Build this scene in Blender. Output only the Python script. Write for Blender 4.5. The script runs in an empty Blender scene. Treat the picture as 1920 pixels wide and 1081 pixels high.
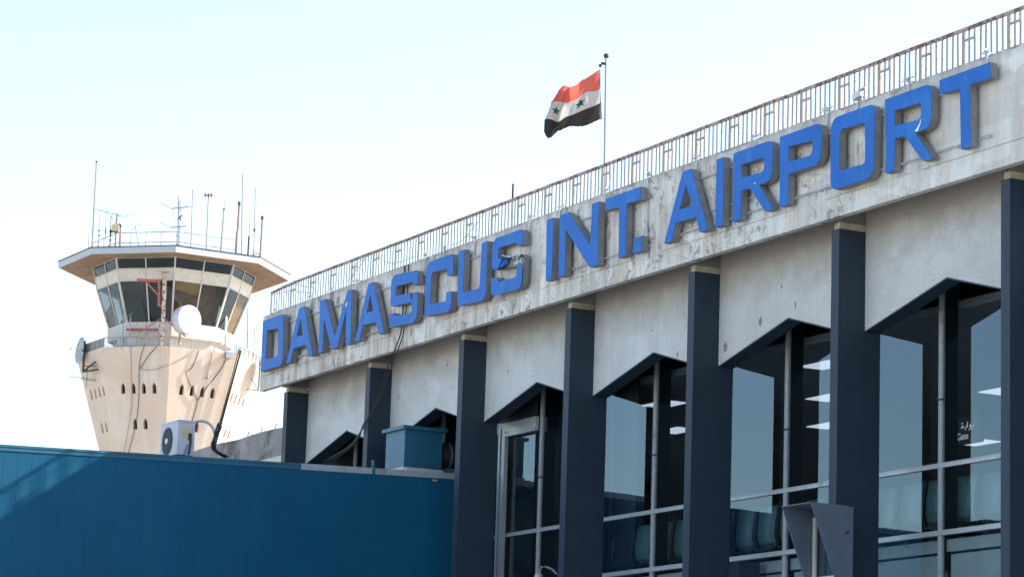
import bpy, bmesh, math, random
from mathutils import Vector, Matrix
from mathutils.geometry import tessellate_polygon

# ------------------------------------------------------------------ camera, sky, sun, exposure
S = bpy.context.scene
C = S.collection
R = math.radians
cam_d = bpy.data.cameras.new('camera'); cam = bpy.data.objects.new('camera', cam_d); C.objects.link(cam)
_r = Vector((0.4704855, 0.8817972, 0.0328191)); _u = Vector((0.1501811, -0.1166688, 0.9817505)); _f = Vector((-0.8695338, 0.4569706, 0.1873203))
cam.matrix_world = Matrix(((_r.x, _u.x, -_f.x, 0), (_r.y, _u.y, -_f.y, 0), (_r.z, _u.z, -_f.z, 0), (0, 0, 0, 1)))
cam_d.lens = 5349.17 / 1920 * 36; cam_d.sensor_width = 36; cam_d.clip_start = .5; cam_d.clip_end = 20000
S.camera = cam
SUN_AZ, SUN_EL = R(74), R(33.9)                       # azimuth measured from +x towards +y
sdir = Vector((math.cos(SUN_AZ) * math.cos(SUN_EL), math.sin(SUN_AZ) * math.cos(SUN_EL), math.sin(SUN_EL)))
W = bpy.data.worlds.new('World'); S.world = W; W.use_nodes = True
wn = W.node_tree; bg = wn.nodes['Background']
sky = wn.nodes.new('ShaderNodeTexSky'); sky.sky_type = 'NISHITA'; sky.sun_disc = False
sky.sun_elevation = SUN_EL; sky.sun_rotation = R(90) - SUN_AZ
sky.air_density = 1.0; sky.dust_density = 1.0; sky.ozone_density = 0.4
wn.links.new(sky.outputs[0], bg.inputs[0]); bg.inputs[1].default_value = .12
sl = bpy.data.lights.new('sun', 'SUN'); sl.energy = 4.3; sl.angle = R(.53); sl.color = (1, .95, .86)
so = bpy.data.objects.new('sun', sl); C.objects.link(so); so.rotation_euler = (-sdir).to_track_quat('-Z', 'Y').to_euler(); so.location = sdir * 100
S.view_settings.view_transform = 'Standard'; S.view_settings.look = 'None'; S.view_settings.exposure = 1.75; S.view_settings.gamma = 1
S.cycles.max_bounces = 8; S.cycles.transparent_max_bounces = 16

rnd = random.Random(7)
G0 = -1.7                                             # ground; the lens is the origin

# ------------------------------------------------------------------ materials
def lin(c): return tuple(((x / 255) / 12.92 if x / 255 < .04045 else ((x / 255 + .055) / 1.055) ** 2.4) for x in c)
class NT:
    def __init__(s, name):
        s.m = bpy.data.materials.new(name); s.m.use_nodes = True; s.t = s.m.node_tree
        s.b = s.t.nodes['Principled BSDF']; s.geo = s.t.nodes.new('ShaderNodeNewGeometry'); s.P = s.geo.outputs['Position']
    def n(s, ty, **kw):
        x = s.t.nodes.new('ShaderNode' + ty)
        for k, v in kw.items():
            setattr(x, k, v)
        return x
    def link(s, a, b): s.t.links.new(a, b)
    def scaled(s, v):
        x = s.n('VectorMath', operation='MULTIPLY'); s.link(s.P, x.inputs[0]); x.inputs[1].default_value = v; return x.outputs[0]
    def noise(s, scale, detail=6, rough=.6, dist=0., stretch=None):
        x = s.n('TexNoise'); x.inputs['Scale'].default_value = scale; x.inputs['Detail'].default_value = detail
        x.inputs['Roughness'].default_value = rough; x.inputs['Distortion'].default_value = dist
        s.link(s.scaled(stretch) if stretch else s.P, x.inputs['Vector']); return x.outputs['Fac']
    def ramp(s, f, stops):
        x = s.n('ValToRGB'); e = x.color_ramp.elements
        while len(e) < len(stops): e.new(.5)
        for i, (p, c) in enumerate(stops):
            e[i].position = p; e[i].color = (c, c, c, 1) if not isinstance(c, tuple) else (*c, 1)
        s.link(f, x.inputs[0]); return x.outputs[0]
    def mix(s, f, a, b, blend='MIX'):
        x = s.n('Mix', data_type='RGBA', blend_type=blend)
        if isinstance(f, (int, float)): x.inputs[0].default_value = f
        else: s.link(f, x.inputs[0])
        for v, i in ((a, 6), (b, 7)):
            if isinstance(v, tuple): x.inputs[i].default_value = (*v[:3], 1)
            else: s.link(v, x.inputs[i])
        return x.outputs[2]
    def math(s, op, a, b=0., c=None):
        x = s.n('Math', operation=op)
        for i, v in enumerate((a, b) if c is None else (a, b, c)):
            if isinstance(v, (int, float)): x.inputs[i].default_value = v
            else: s.link(v, x.inputs[i])
        return x.outputs[0]
    def base(s, c):
        if isinstance(c, tuple): s.b.inputs['Base Color'].default_value = (*c, 1)
        else: s.link(c, s.b.inputs['Base Color'])
    def bump(s, f, strength=.3, dist=.01):
        x = s.n('Bump'); x.inputs['Strength'].default_value = strength; x.inputs['Distance'].default_value = dist
        s.link(f, x.inputs['Height']); s.link(x.outputs[0], s.b.inputs['Normal'])
    def set(s, **kw):
        for k, v in kw.items(): s.b.inputs[k.replace('_', ' ')].default_value = v
    def xyz(s):
        x = s.n('SeparateXYZ'); s.link(s.P, x.inputs[0]); return x.outputs

def simple(name, col, rough=.6, metal=0., var=.12, scale=4., stain=None, stain_at=.62, stain_scale=2., stretch=None, bump=0., bscale=40., spec=.5):
    k = NT(name)
    f = k.noise(scale, 5)
    lo = tuple(c * (1 - var) for c in col); hi = tuple(min(1, c * (1 + var)) for c in col)
    c = k.ramp(f, [(.3, lo), (.7, hi)])
    if stain:
        g = k.noise(stain_scale, 8, .65, .2, stretch)
        c = k.mix(k.ramp(g, [(stain_at - .06, 0.), (stain_at + .06, 1.)]), c, stain)
    k.base(c); k.set(Roughness=rough, Metallic=metal, Specular_IOR_Level=spec)
    if bump: k.bump(k.noise(bscale, 4), bump, .01)
    return k.m

MAT = {}
def fascia_mat():
    k = NT('weathered painted concrete')
    z = k.xyz()[2]; x = k.xyz()[0]
    c = k.ramp(k.noise(1.3, 6, .6), [(.3, lin((206, 202, 195))), (.7, lin((226, 222, 215)))])
    nr = k.n('MapRange'); nr.inputs[1].default_value = -35.5; nr.inputs[2].default_value = -33.5; nr.inputs[3].default_value = 1.0; nr.inputs[4].default_value = .12; k.link(x, nr.inputs[0])
    # old repainted blocks
    blk = k.n('TexVoronoi', feature='F1', distance='CHEBYCHEV'); blk.inputs['Scale'].default_value = 1.0
    k.link(k.scaled((1.3, 0, 1.9)), blk.inputs['Vector'])
    sep = k.n('SeparateColor'); k.link(blk.outputs['Color'], sep.inputs[0])
    c = k.mix(k.math('MULTIPLY', k.ramp(sep.outputs[0], [(.5, 0.), (.6, 1.)]), .38), c, lin((182, 172, 160)))
    # vertical brown runs, stronger to the far end
    st = k.noise(1., 7, .6, .3, (5.0, 1, .55))
    far = k.n('MapRange'); far.inputs[1].default_value = -34; far.inputs[2].default_value = -54; far.inputs[3].default_value = .35; far.inputs[4].default_value = 1.0
    k.link(x, far.inputs[0])
    c = k.mix(k.math('MULTIPLY', k.ramp(st, [(.42, 0.), (.62, .85)]), far.outputs[0]), c, lin((178, 150, 124)))
    st2 = k.noise(1., 8, .7, .6, (9.0, 1, 1.0))
    c = k.mix(k.math('MULTIPLY', k.ramp(st2, [(.58, 0.), (.68, .7)]), nr.outputs[0]), c, lin((136, 126, 114)))
    # flaked paint
    fl = k.noise(5.5, 10, .72, .25)
    fz = k.noise(.9, 3)
    flm = k.math('MULTIPLY', k.ramp(fl, [(.545, 0.), (.575, 1.)]), k.ramp(fz, [(.42, 0.), (.55, 1.)]))
    flm = k.math('MULTIPLY', flm, nr.outputs[0])
    c = k.mix(k.math('MULTIPLY', flm, .75), c, lin((128, 121, 112)))
    fl2 = k.noise(11, 10, .75, .2)
    c = k.mix(k.ramp(fl2, [(.60, 0.), (.63, .85)]), c, lin((228, 226, 222)))
    # grime under the parapet edge and along the lower drip
    wz = k.math('ADD', z, k.math('MULTIPLY', k.noise(3., 6, .7, 0, (2, 1, .4)), .5))
    c = k.mix(k.ramp(k.math('SUBTRACT', wz, 11.2), [(.35, 0.), (.62, .75)]), c, lin((128, 120, 110)))
    # scored joint line
    d = k.math('ABSOLUTE', k.math('SUBTRACT', z, k.math('ADD', 10.045, k.math('MULTIPLY', k.noise(1.6, 4), .03))))
    j = k.math('MULTIPLY', k.math('LESS_THAN', d, .007), k.ramp(k.noise(.7, 3), [(.42, 0.), (.5, 1.)]))
    c = k.mix(k.math('MULTIPLY', j, .7), c, lin((110, 98, 88)))
    vx = k.n('TexVoronoi', feature='DISTANCE_TO_EDGE'); vx.inputs['Scale'].default_value = .55; k.link(k.scaled((1, .0, 1.6)), vx.inputs['Vector'])
    c = k.mix(k.math('MULTIPLY', k.math('LESS_THAN', vx.outputs['Distance'], .003), .35), c, lin((112, 102, 92)))
    k.base(c); k.set(Roughness=.85, Specular_IOR_Level=.25)
    k.bump(k.math('ADD', k.math('MULTIPLY', flm, -1.2), k.noise(26, 6)), .5, .012)
    return k.m
def render_mat():
    k = NT('roughcast render')
    z = k.xyz()[2]
    c = k.ramp(k.noise(1.2, 6), [(.3, lin((204, 202, 198))), (.7, lin((222, 220, 216)))])
    g = k.noise(26, 5, .75); c = k.mix(k.ramp(g, [(.42, 0.), (.64, .30)]), c, lin((118, 116, 112)))
    c = k.mix(k.math('MULTIPLY', k.ramp(k.noise(.55, 7, .6, .3), [(.45, 0.), (.68, 1.)]), .35), c, lin((178, 172, 160)))
    c = k.mix(k.math('MULTIPLY', k.ramp(k.noise(5, 9, .7, .2), [(.66, 0.), (.70, 1.)]), .3), c, lin((150, 138, 124)))
    wz = k.math('ADD', z, k.math('MULTIPLY', k.noise(1.6, 6, .65, .3), 1.4))
    c = k.mix(k.ramp(k.math('SUBTRACT', wz, 9.55), [(.05, 0.), (.8, .65)]), c, lin((150, 134, 114)))
    c = k.mix(k.math('MULTIPLY', k.ramp(k.noise(1., 6, .6, .2, (6, 1, .5)), [(.54, 0.), (.7, 1.)]), .10), c, lin((140, 132, 122)))
    dn = k.noise(14, 4)
    for (px, pz, rx, rz, col) in [(-39.93, 8.60, .05, .085, (140, 112, 92)), (-41.02, 8.32, .065, .085, (150, 122, 100)), (-37.05, 9.45, .05, .07, (120, 96, 80)), (-38.87, 8.72, .02, .06, (130, 110, 96)),
                                   (-46.16, 9.05, .03, .08, (140, 112, 96)), (-42.6, 8.39, .035, .05, (150, 128, 114)), (-53.95, 8.97, .06, .06, (178, 158, 138)), (-51.7, 9.38, .025, .03, (88, 80, 74)), (-49.0, 8.9, .02, .03, (96, 90, 84)),
                                   (-39.3, 9.1, .02, .03, (110, 100, 92)), (-43.5, 8.95, .02, .03, (110, 100, 92))]:
        a = k.math('DIVIDE', k.math('SUBTRACT', k.xyz()[0], px), rx); b = k.math('DIVIDE', k.math('SUBTRACT', z, pz), rz)
        d = k.math('ADD', k.math('ADD', k.math('MULTIPLY', a, a), k.math('MULTIPLY', b, b)), k.math('MULTIPLY', k.math('SUBTRACT', dn, .5), 2.4))
        c = k.mix(k.math('MULTIPLY', k.math('LESS_THAN', d, 1.), .85), c, lin(col))
    k.base(c); k.set(Roughness=.95, Specular_IOR_Level=.15); k.bump(k.noise(55, 5, .7), .9, .02)
    return k.m
def glass_mat(name, tint, ior=1.9, wav=.02):
    k = NT(name); t = k.t
    t.nodes.remove(k.b); out = t.nodes['Material Output']
    gl = t.nodes.new('ShaderNodeBsdfGlossy'); gl.inputs['Roughness'].default_value = .01; gl.inputs['Color'].default_value = (.68, .86, 1, 1)
    tr = t.nodes.new('ShaderNodeBsdfTransparent'); tr.inputs['Color'].default_value = (*tint, 1)
    fr = t.nodes.new('ShaderNodeFresnel'); k.link(k.math('ADD', ior, k.math('MULTIPLY', k.geo.outputs['Backfacing'], 1 / ior - ior)), fr.inputs['IOR'])
    mx = t.nodes.new('ShaderNodeMixShader')
    bp = t.nodes.new('ShaderNodeBump'); bp.inputs['Strength'].default_value = wav; bp.inputs['Distance'].default_value = .05
    k.link(k.noise(.9, 1), bp.inputs['Height']); k.link(bp.outputs[0], gl.inputs['Normal'])
    k.link(fr.outputs[0], mx.inputs[0]); k.link(tr.outputs[0], mx.inputs[1]); k.link(gl.outputs[0], mx.inputs[2]); k.link(mx.outputs[0], out.inputs[0])
    return k.m
def emit_mat(name, col, s):
    k = NT(name); k.set(Emission_Strength=s); k.b.inputs['Emission Color'].default_value = (*col, 1); k.base(col); return k.m
def tower_mat():
    k = NT('beige tower stucco')
    c = k.ramp(k.noise(.5, 5), [(.3, lin((188, 168, 150))), (.7, lin((198, 179, 162)))])
    c = k.mix(k.math('MULTIPLY', k.ramp(k.noise(1., 6, .6, .2, (1.6, 1.6, .05)), [(.52, 0.), (.68, 1.)]), .38), c, lin((196, 160, 130)))
    c = k.mix(k.math('MULTIPLY', k.ramp(k.noise(1., 6, .6, .1, (1.1, 1.1, .07)), [(.52, 0.), (.66, 1.)]), .5), c, lin((205, 195, 185)))
    c = k.mix(k.math('MULTIPLY', k.ramp(k.noise(2.2, 8, .7), [(.6, 0.), (.7, 1.)]), .25), c, lin((150, 126, 108)))
    k.base(c); k.set(Roughness=.9, Specular_IOR_Level=.2); k.bump(k.noise(9, 6), .25, .03)
    return k.m
def soffit_mat():
    k = NT('brown boarded soffit')
    c = k.ramp(k.noise(1.2, 6, .6, .2), [(.3, lin((112, 86, 62))), (.7, lin((142, 113, 84)))])
    c = k.mix(k.math('MULTIPLY', k.ramp(k.noise(1., 6, .6, .3, (.6, 6, 1)), [(.5, 0.), (.62, 1.)]), .4), c, lin((122, 92, 66)))
    k.base(c); k.set(Roughness=.9); return k.m
def cladding_mat():
    k = NT('blue painted metal cladding')
    c = k.ramp(k.noise(.8, 6), [(.3, (.0028, .076, .148)), (.7, (.0045, .090, .166))])
    y = k.math('DIVIDE', k.xyz()[1], .272); fr = k.math('FRACT', y)
    fl = k.n('TexWhiteNoise', noise_dimensions='1D'); k.link(k.math('FLOOR', y), fl.inputs['W'])
    c = k.mix(k.math('MULTIPLY', fl.outputs['Value'], .18), c, (.003, .066, .132))
    c = k.mix(k.ramp(k.noise(9, 9, .75), [(.68, 0.), (.72, .3)]), c, (.1, .22, .28))
    c = k.mix(k.math('MULTIPLY', k.ramp(k.noise(1., 6, .6, .2, (1, 3, .25)), [(.5, 0.), (.7, 1.)]), .3), c, (.02, .075, .12))
    c = k.mix(k.math('MULTIPLY', k.ramp(k.noise(3.3, 9, .7, .4, (1, 1, .5)), [(.64, 0.), (.70, 1.)]), .22), c, (.03, .13, .20))
    c = k.mix(k.math('MULTIPLY', k.ramp(k.noise(.45, 4), [(.45, 0.), (.7, 1.)]), .3), c, (.002, .055, .115))
    k.base(c); k.set(Roughness=.55, Specular_IOR_Level=.16); k.bump(k.noise(1.5, 2), .03, .01); return k.m
def rusty_paint(name, col, rust=(95, 62, 48), amt=.55, scale=14):
    k = NT(name)
    c = k.ramp(k.noise(3, 4), [(.3, tuple(v * .88 for v in col)), (.7, col)])
    c = k.mix(k.ramp(k.noise(scale, 8, .7), [(amt - .03, 0.), (amt + .04, 1.)]), c, lin(rust))
    k.base(c); k.set(Roughness=.7); return k.m

MAT['fascia'] = fascia_mat(); MAT['render'] = render_mat(); MAT['tower'] = tower_mat(); MAT['soffit'] = soffit_mat(); MAT['clad'] = cladding_mat()
MAT['dirty_concrete'] = simple('dirty soffit concrete', lin((120, 116, 110)), .9, var=.2, scale=2, stain=lin((86, 74, 62)), bump=.3)
def navy_mat():
    k = NT('navy painted concrete')
    c = k.ramp(k.noise(1.6, 6, .6, 0, (3, 3, .6)), [(.3, (.0165, .029, .047)), (.7, (.0215, .036, .056))])
    c = k.mix(k.math('MULTIPLY', k.ramp(k.noise(1., 7, .65, .2, (14, 14, .35)), [(.52, 0.), (.68, 1.)]), .45), c, (.036, .050, .068))
    c = k.mix(k.math('MULTIPLY', k.ramp(k.noise(7, 9, .75, .2), [(.66, 0.), (.69, 1.)]), .35), c, (.085, .095, .105))
    c = k.mix(k.math('MULTIPLY', k.ramp(k.noise(1.1, 5), [(.5, 0.), (.75, 1.)]), .35), c, (.012, .022, .040))
    k.base(c); k.set(Roughness=.6, Specular_IOR_Level=.35); k.bump(k.noise(30, 6, .7), .25, .006); return k.m
MAT['navy'] = navy_mat()
MAT['cap'] = simple('cream unpainted concrete', lin((176, 168, 146)), .9, var=.15, scale=6, stain=lin((130, 112, 88)), bump=.3)
MAT['glass'] = glass_mat('terminal window glass', (.60, .66, .67), 1.75)
MAT['cabglass'] = glass_mat('tower cab glass', (.48, .48, .46), 1.45, .05)
MAT['alu'] = simple('weathered aluminium frame', (.42, .43, .44), .45, .35, var=.12, scale=8, stain=(.22, .22, .22), stain_at=.66)
MAT['darkframe'] = simple('dark bronze inner mullion', (.018, .02, .022), .5)
MAT['blue'] = simple('blue sign sheet', (.002, .112, .42), .5, var=.12, scale=1.6, stain=(.012, .15, .46), stain_at=.60, stain_scale=2.2, stretch=(1, 1, .4), spec=.25)
MAT['return'] = simple('grey painted letter return', (.19, .185, .18), .6, var=.2, scale=6, stain=(.22, .22, .22), stain_at=.66)
MAT['galv'] = simple('galvanised rod', (.46, .47, .48), .5, .3, var=.15)
MAT['rail_bar'] = rusty_paint('flaking railing paint', (.27, .245, .25), amt=.59)
MAT['rail_top'] = rusty_paint('rusty handrail', (.40, .31, .28), (112, 72, 60), .50, 9)
MAT['rail_bracket'] = rusty_paint('cream railing bracket', (.33, .29, .25), (130, 98, 76), .57)
MAT['clad_trim'] = simple('blue edge trim', (.010, .10, .165), .5, var=.15, scale=3, stain=(.10, .2, .25), stain_at=.66, stretch=(1, 2, 6))
MAT['grey_trim'] = simple('bare grey edge flashing', (.34, .37, .40), .5, .2, var=.15, scale=4, stain=(.2, .22, .24))
MAT['teal'] = simple('teal painted sheet box', (.012, .10, .165), .5, var=.12, scale=3)
MAT['white'] = simple('white enamel', (.78, .78, .80), .45, var=.05)
MAT['fascia_grey'] = simple('pale grey roof edge board', (.37, .385, .40), .6, var=.08)
MAT['amber'] = simple('amber window blind', (.52, .30, .07), .7, var=.25, scale=1.5, stain=(.30, .17, .05))
MAT['brownwall'] = simple('brown cab lining', (.32, .19, .10), .8, var=.3, scale=1.2, stain=(.06, .045, .035))
MAT['greyblind'] = simple('grey window blind', (.10, .11, .11), .8, var=.2, scale=1)
MAT['railgrey'] = rusty_paint('grey balcony railing', (.30, .29, .28), (110, 76, 58), .6)
MAT['offwhite'] = simple('dirty white panel', (.50, .465, .41), .6, var=.12, scale=3, stain=(.36, .29, .22), stain_at=.66)
MAT['acwhite'] = simple('off white unit casing', (.46, .45, .51), .5, var=.07, scale=3)
MAT['grey'] = simple('grey sheet metal', (.105, .13, .17), .55, .05, var=.12, scale=3, stain=(.11, .12, .14), bump=.05)
MAT['dark'] = simple('dark rubber', (.02, .02, .023), .7)
MAT['black'] = simple('black cable sheath', (.012, .012, .014), .5)
MAT['hose'] = simple('grey insulated hose', (.38, .40, .40), .75, var=.2, scale=20)
MAT['rust'] = rusty_paint('rusty pale post', (.55, .45, .36), (120, 66, 46), .52, 5)
MAT['red'] = rusty_paint('faded red steel', (.32, .10, .08), (100, 58, 48), .58, 6)
MAT['steel'] = simple('grey antenna tube', (.24, .235, .26), .5, .3)
MAT['pinkrod'] = simple('faded red antenna sleeve', (.22, .115, .10), .6)
MAT['yellow'] = simple('faded yellow box', (.52, .40, .22), .6)
MAT['dishgrey'] = simple('grey dish', (.30, .31, .33), .55)
MAT['interior'] = simple('dim interior plaster', (.36, .32, .27), .8)
MAT['ceiling'] = simple('perforated ceiling', (.42, .43, .43), .7, var=.25, scale=30)
MAT['int_wall'] = simple('grey green sill wall', (.52, .58, .58), .7, var=.1, scale=2, stain=(.40, .45, .46))
MAT['seat'] = simple('teal seat shell', (.12, .22, .22), .4, var=.1)
MAT['apron'] = simple('apron concrete', (.37, .36, .34), .9, var=.15, scale=.12, stain=(.30, .29, .27), stain_scale=.4, bump=.2, bscale=8)
MAT['roofing'] = simple('roof screed', (.40, .37, .33), .95, var=.15, scale=.8)
MAT['wing'] = simple('bare grey render', lin((140, 134, 130)), .95, var=.18, scale=1.6, stain=lin((96, 90, 84)), stain_scale=1.1, stain_at=.56, bump=.5, bscale=16)
MAT['lamp'] = emit_mat('lit ceiling panel', (.80, .85, 1.0), .32)
MAT['signboard'] = simple('dark blue sign board', (.010, .013, .03), .4)
MAT['lettering'] = emit_mat('backlit white lettering', (.8, .82, .85), .12)
# ------------------------------------------------------------------ geometry helpers
class MB:
    def __init__(s): s.v = []; s.f = []; s.mi = []
    def add(s, vs, fs, mi=0):
        o = len(s.v); s.v += [tuple(v) for v in vs]; s.f += [tuple(i + o for i in f) for f in fs]; s.mi += [mi] * len(fs); return s
    def box(s, x0, x1, y0, y1, z0, z1, mi=0):
        return s.add([(x0, y0, z0), (x1, y0, z0), (x1, y1, z0), (x0, y1, z0), (x0, y0, z1), (x1, y0, z1), (x1, y1, z1), (x0, y1, z1)],
                     [(0, 3, 2, 1), (4, 5, 6, 7), (0, 1, 5, 4), (1, 2, 6, 5), (2, 3, 7, 6), (3, 0, 4, 7)], mi)
    def bar(s, a, b, w, h=None, up=(0, 0, 1), mi=0):
        a, b = Vector(a), Vector(b); h = h or w; d = (b - a).normalized(); up = Vector(up)
        if abs(d.dot(up)) > .99: up = Vector((1, 0, 0))
        x = d.cross(up).normalized() * w / 2; y = x.cross(d).normalized() * h / 2
        return s.add([a - x - y, a + x - y, a + x + y, a - x + y, b - x - y, b + x - y, b + x + y, b - x + y],
                     [(0, 3, 2, 1), (4, 5, 6, 7), (0, 1, 5, 4), (1, 2, 6, 5), (2, 3, 7, 6), (3, 0, 4, 7)], mi)
    def tube(s, pts, r, n=8, r1=None, cap=True, mi=0):
        pts = [Vector(p) for p in pts]; rings = []; m = len(pts)
        ref = None
        for i, p in enumerate(pts):
            d = (pts[min(i + 1, m - 1)] - pts[max(i - 1, 0)]).normalized()
            if ref is None: ref = Vector((0, 0, 1)) if abs(d.z) < .9 else Vector((1, 0, 0))
            x = d.cross(ref).normalized(); y = d.cross(x).normalized(); ref = -d.cross(x) if False else ref
            rr = r if r1 is None else r + (r1 - r) * i / (m - 1)
            rings.append([p + (x * math.cos(t) + y * math.sin(t)) * rr for t in [2 * math.pi * k / n for k in range(n)]])
        vs = [v for rg in rings for v in rg]; fs = []
        for i in range(m - 1):
            for k in range(n):
                fs.append((i * n + k, i * n + (k + 1) % n, (i + 1) * n + (k + 1) % n, (i + 1) * n + k))
        if cap: fs += [tuple(range(n))[::-1], tuple(range((m - 1) * n, m * n))]
        return s.add(vs, fs, mi)
    def lathe(s, o, axis, prof, n=24, mi=0):
        o = Vector(o); d = Vector(axis).normalized(); ref = Vector((0, 0, 1)) if abs(d.z) < .9 else Vector((1, 0, 0))
        x = d.cross(ref).normalized(); y = d.cross(x).normalized(); m = len(prof)
        vs = [o + d * h + (x * math.cos(2 * math.pi * k / n) + y * math.sin(2 * math.pi * k / n)) * rr for h, rr in prof for k in range(n)]
        fs = [(i * n + k, i * n + (k + 1) % n, (i + 1) * n + (k + 1) % n, (i + 1) * n + k) for i in range(m - 1) for k in range(n)]
        return s.add(vs, fs, mi)
    def build(s, name, mat, parent=None, smooth=False, origin=None):
        if SCL[0] != 1: s.v = [tuple(q * SCL[0] for q in v) for v in s.v]
        me = bpy.data.meshes.new(name); po = Vector(ROOT[parent.name]) if parent else Vector(origin or (0, 0, 0))
        if parent is None and origin is None and s.v:
            xs, ys, zs = zip(*s.v); po = Vector(((min(xs) + max(xs)) / 2, (min(ys) + max(ys)) / 2, min(zs)))
        me.from_pydata([tuple(Vector(v) - po) for v in s.v], [], s.f)
        for m in (mat if isinstance(mat, (list, tuple)) else [mat]): me.materials.append(MAT[m] if isinstance(m, str) else m)
        for p, i in zip(me.polygons, s.mi): p.material_index = i; p.use_smooth = smooth
        bm = bmesh.new(); bm.from_mesh(me); bmesh.ops.recalc_face_normals(bm, faces=bm.faces); bm.to_mesh(me); bm.free()
        o = bpy.data.objects.new(name, me); C.objects.link(o); o.parent = parent
        o.location = (0, 0, 0) if parent else po
        ROOT[o.name] = po
        return o
ROOT = {}
SCL = [1.0]
def tag(o, label=None, cat=None, group=None, kind=None):
    for k, v in (('label', label), ('category', cat), ('group', group), ('kind', kind)):
        if v: o[k] = v
    return o
def thing(name, loc, label, cat, group=None):
    loc = tuple(q * SCL[0] for q in loc)
    o = bpy.data.objects.new(name, None); C.objects.link(o); o.location = loc; o.empty_display_size = .2; ROOT[o.name] = Vector(loc)
    return tag(o, label, cat, group)
def copy_tree(o, parent=None, off=None):
    c = o.copy(); C.objects.link(c); c.parent = parent
    if off is not None: c.location = Vector(o.location) + Vector(off)
    ROOT[c.name] = Vector(ROOT[o.name]) + Vector(off or (0, 0, 0))
    for ch in list(o.children): copy_tree(ch, c)
    return c
def fillet(poly, n=7):
    out = []; N = len(poly)
    for i in range(N):
        x, z, r = poly[i]; p = Vector((x, z)); a = Vector(poly[i - 1][:2]); b = Vector(poly[(i + 1) % N][:2])
        if r <= 0: out.append(p); continue
        da = (a - p); db = (b - p); la, lb = da.length, db.length; da.normalize(); db.normalize()
        ang = da.angle(db); t = min(r / math.tan(ang / 2), la * .48, lb * .48); rr = t * math.tan(ang / 2)
        bis = (da + db).normalized(); c = p + bis * (rr / math.sin(ang / 2))
        s0 = p + da * t - c; s1 = p + db * t - c; th = math.atan2(s0.x * s1.y - s0.y * s1.x, s0.dot(s1))
        for k in range(n + 1):
            q = th * k / n; out.append(c + Vector((s0.x * math.cos(q) - s0.y * math.sin(q), s0.x * math.sin(q) + s0.y * math.cos(q))))
    return out
def tess(loops):
    return tessellate_polygon([[Vector((p[0], p[1], 0)) for p in l] for l in loops])
def slab(mb, loops, fn, d0, d1, front=True, back=True, side=True, mi=0):
    """flat polygon with holes; fn(x, z, depth) -> point"""
    pts = [p for l in loops for p in l]; tris = tess(loops)
    if front: mb.add([fn(p[0], p[1], d0) for p in pts], [tuple(t) for t in tris], mi)
    if back: mb.add([fn(p[0], p[1], d1) for p in pts], [tuple(t) for t in tris], mi)
    if side:
        for l in loops:
            n = len(l); mb.add([fn(p[0], p[1], d) for d in (d0, d1) for p in l], [(i, (i + 1) % n, n + (i + 1) % n, n + i) for i in range(n)], mi)
    return mb

# ------------------------------------------------------------------ ground
MB().add([(-6000, -6000, G0), (6000, -6000, G0), (6000, 6000, G0), (-6000, 6000, G0)], [(0, 1, 2, 3)]).build('ground', 'apron', origin=(0, 0, G0))['kind'] = 'structure'

# ------------------------------------------------------------------ terminal building
XF = lambda i: -32.72 - 4.362 * (6 - i)              # left front edge of column i
XL, XR = -59.80, XF(9) + .4                           # ends of the parapet
TB = thing('terminal_building', (-45, 30, G0), 'long grey airport terminal with navy columns and weathered concrete parapet carrying the sign', 'airport terminal')
YF, YW, YB, YG = 25.22, 25.73, 26.03, 26.52
ZS = 9.727
# parapet: rough top edge
mb = MB(); xs = [XL + (XR - XL) * i / 420 for i in range(421)]
def jag(x):
    h = math.sin(x * 7.3) * .006 + math.sin(x * 23.1 + 1) * .005 + math.sin(x * 3.1) * .006
    return 11.475 + h - (.035 * max(0, math.sin(x * 1.7 + .6 * math.sin(x * 5.3)) - .82) / .18) + rnd.uniform(-.006, .006)
tz = [jag(x) for x in xs]; n = len(xs)
ZR = 10.15
vs = [(x, 25.0, ZS) for x in xs] + [(x, 25.0, z - .012) for x, z in zip(xs, tz)] + [(x, 25.015, z) for x, z in zip(xs, tz)] + [(x, 25.30, z) for x, z in zip(xs, tz)] + [(x, 25.30, ZR) for x in xs] + [(x, 25.13, ZR) for x in xs] + [(x, 25.13, ZS) for x in xs]
fs = [(a * n + i, a * n + i + 1, ((a + 1) % 7) * n + i + 1, ((a + 1) % 7) * n + i) for i in range(n - 1) for a in range(7)]
fs += [tuple(a * n for a in range(7)), tuple(a * n + n - 1 for a in range(7))[::-1]]
mb.add(vs, fs).build('parapet', 'fascia', TB)
MB().box(XL + .02, XR - .02, 25.302, 42, ZR + .01, 11.2).build('roof', ['roofing'], TB)
MB().add([(XL + .01, 25.131, ZR - .01), (XR, 25.131, ZR - .01), (XR, 26.6, ZR - .012), (XL + .01, 26.6, ZR - .012)], [(0, 1, 2, 3)]).build('soffit', 'dirty_concrete', TB)
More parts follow.
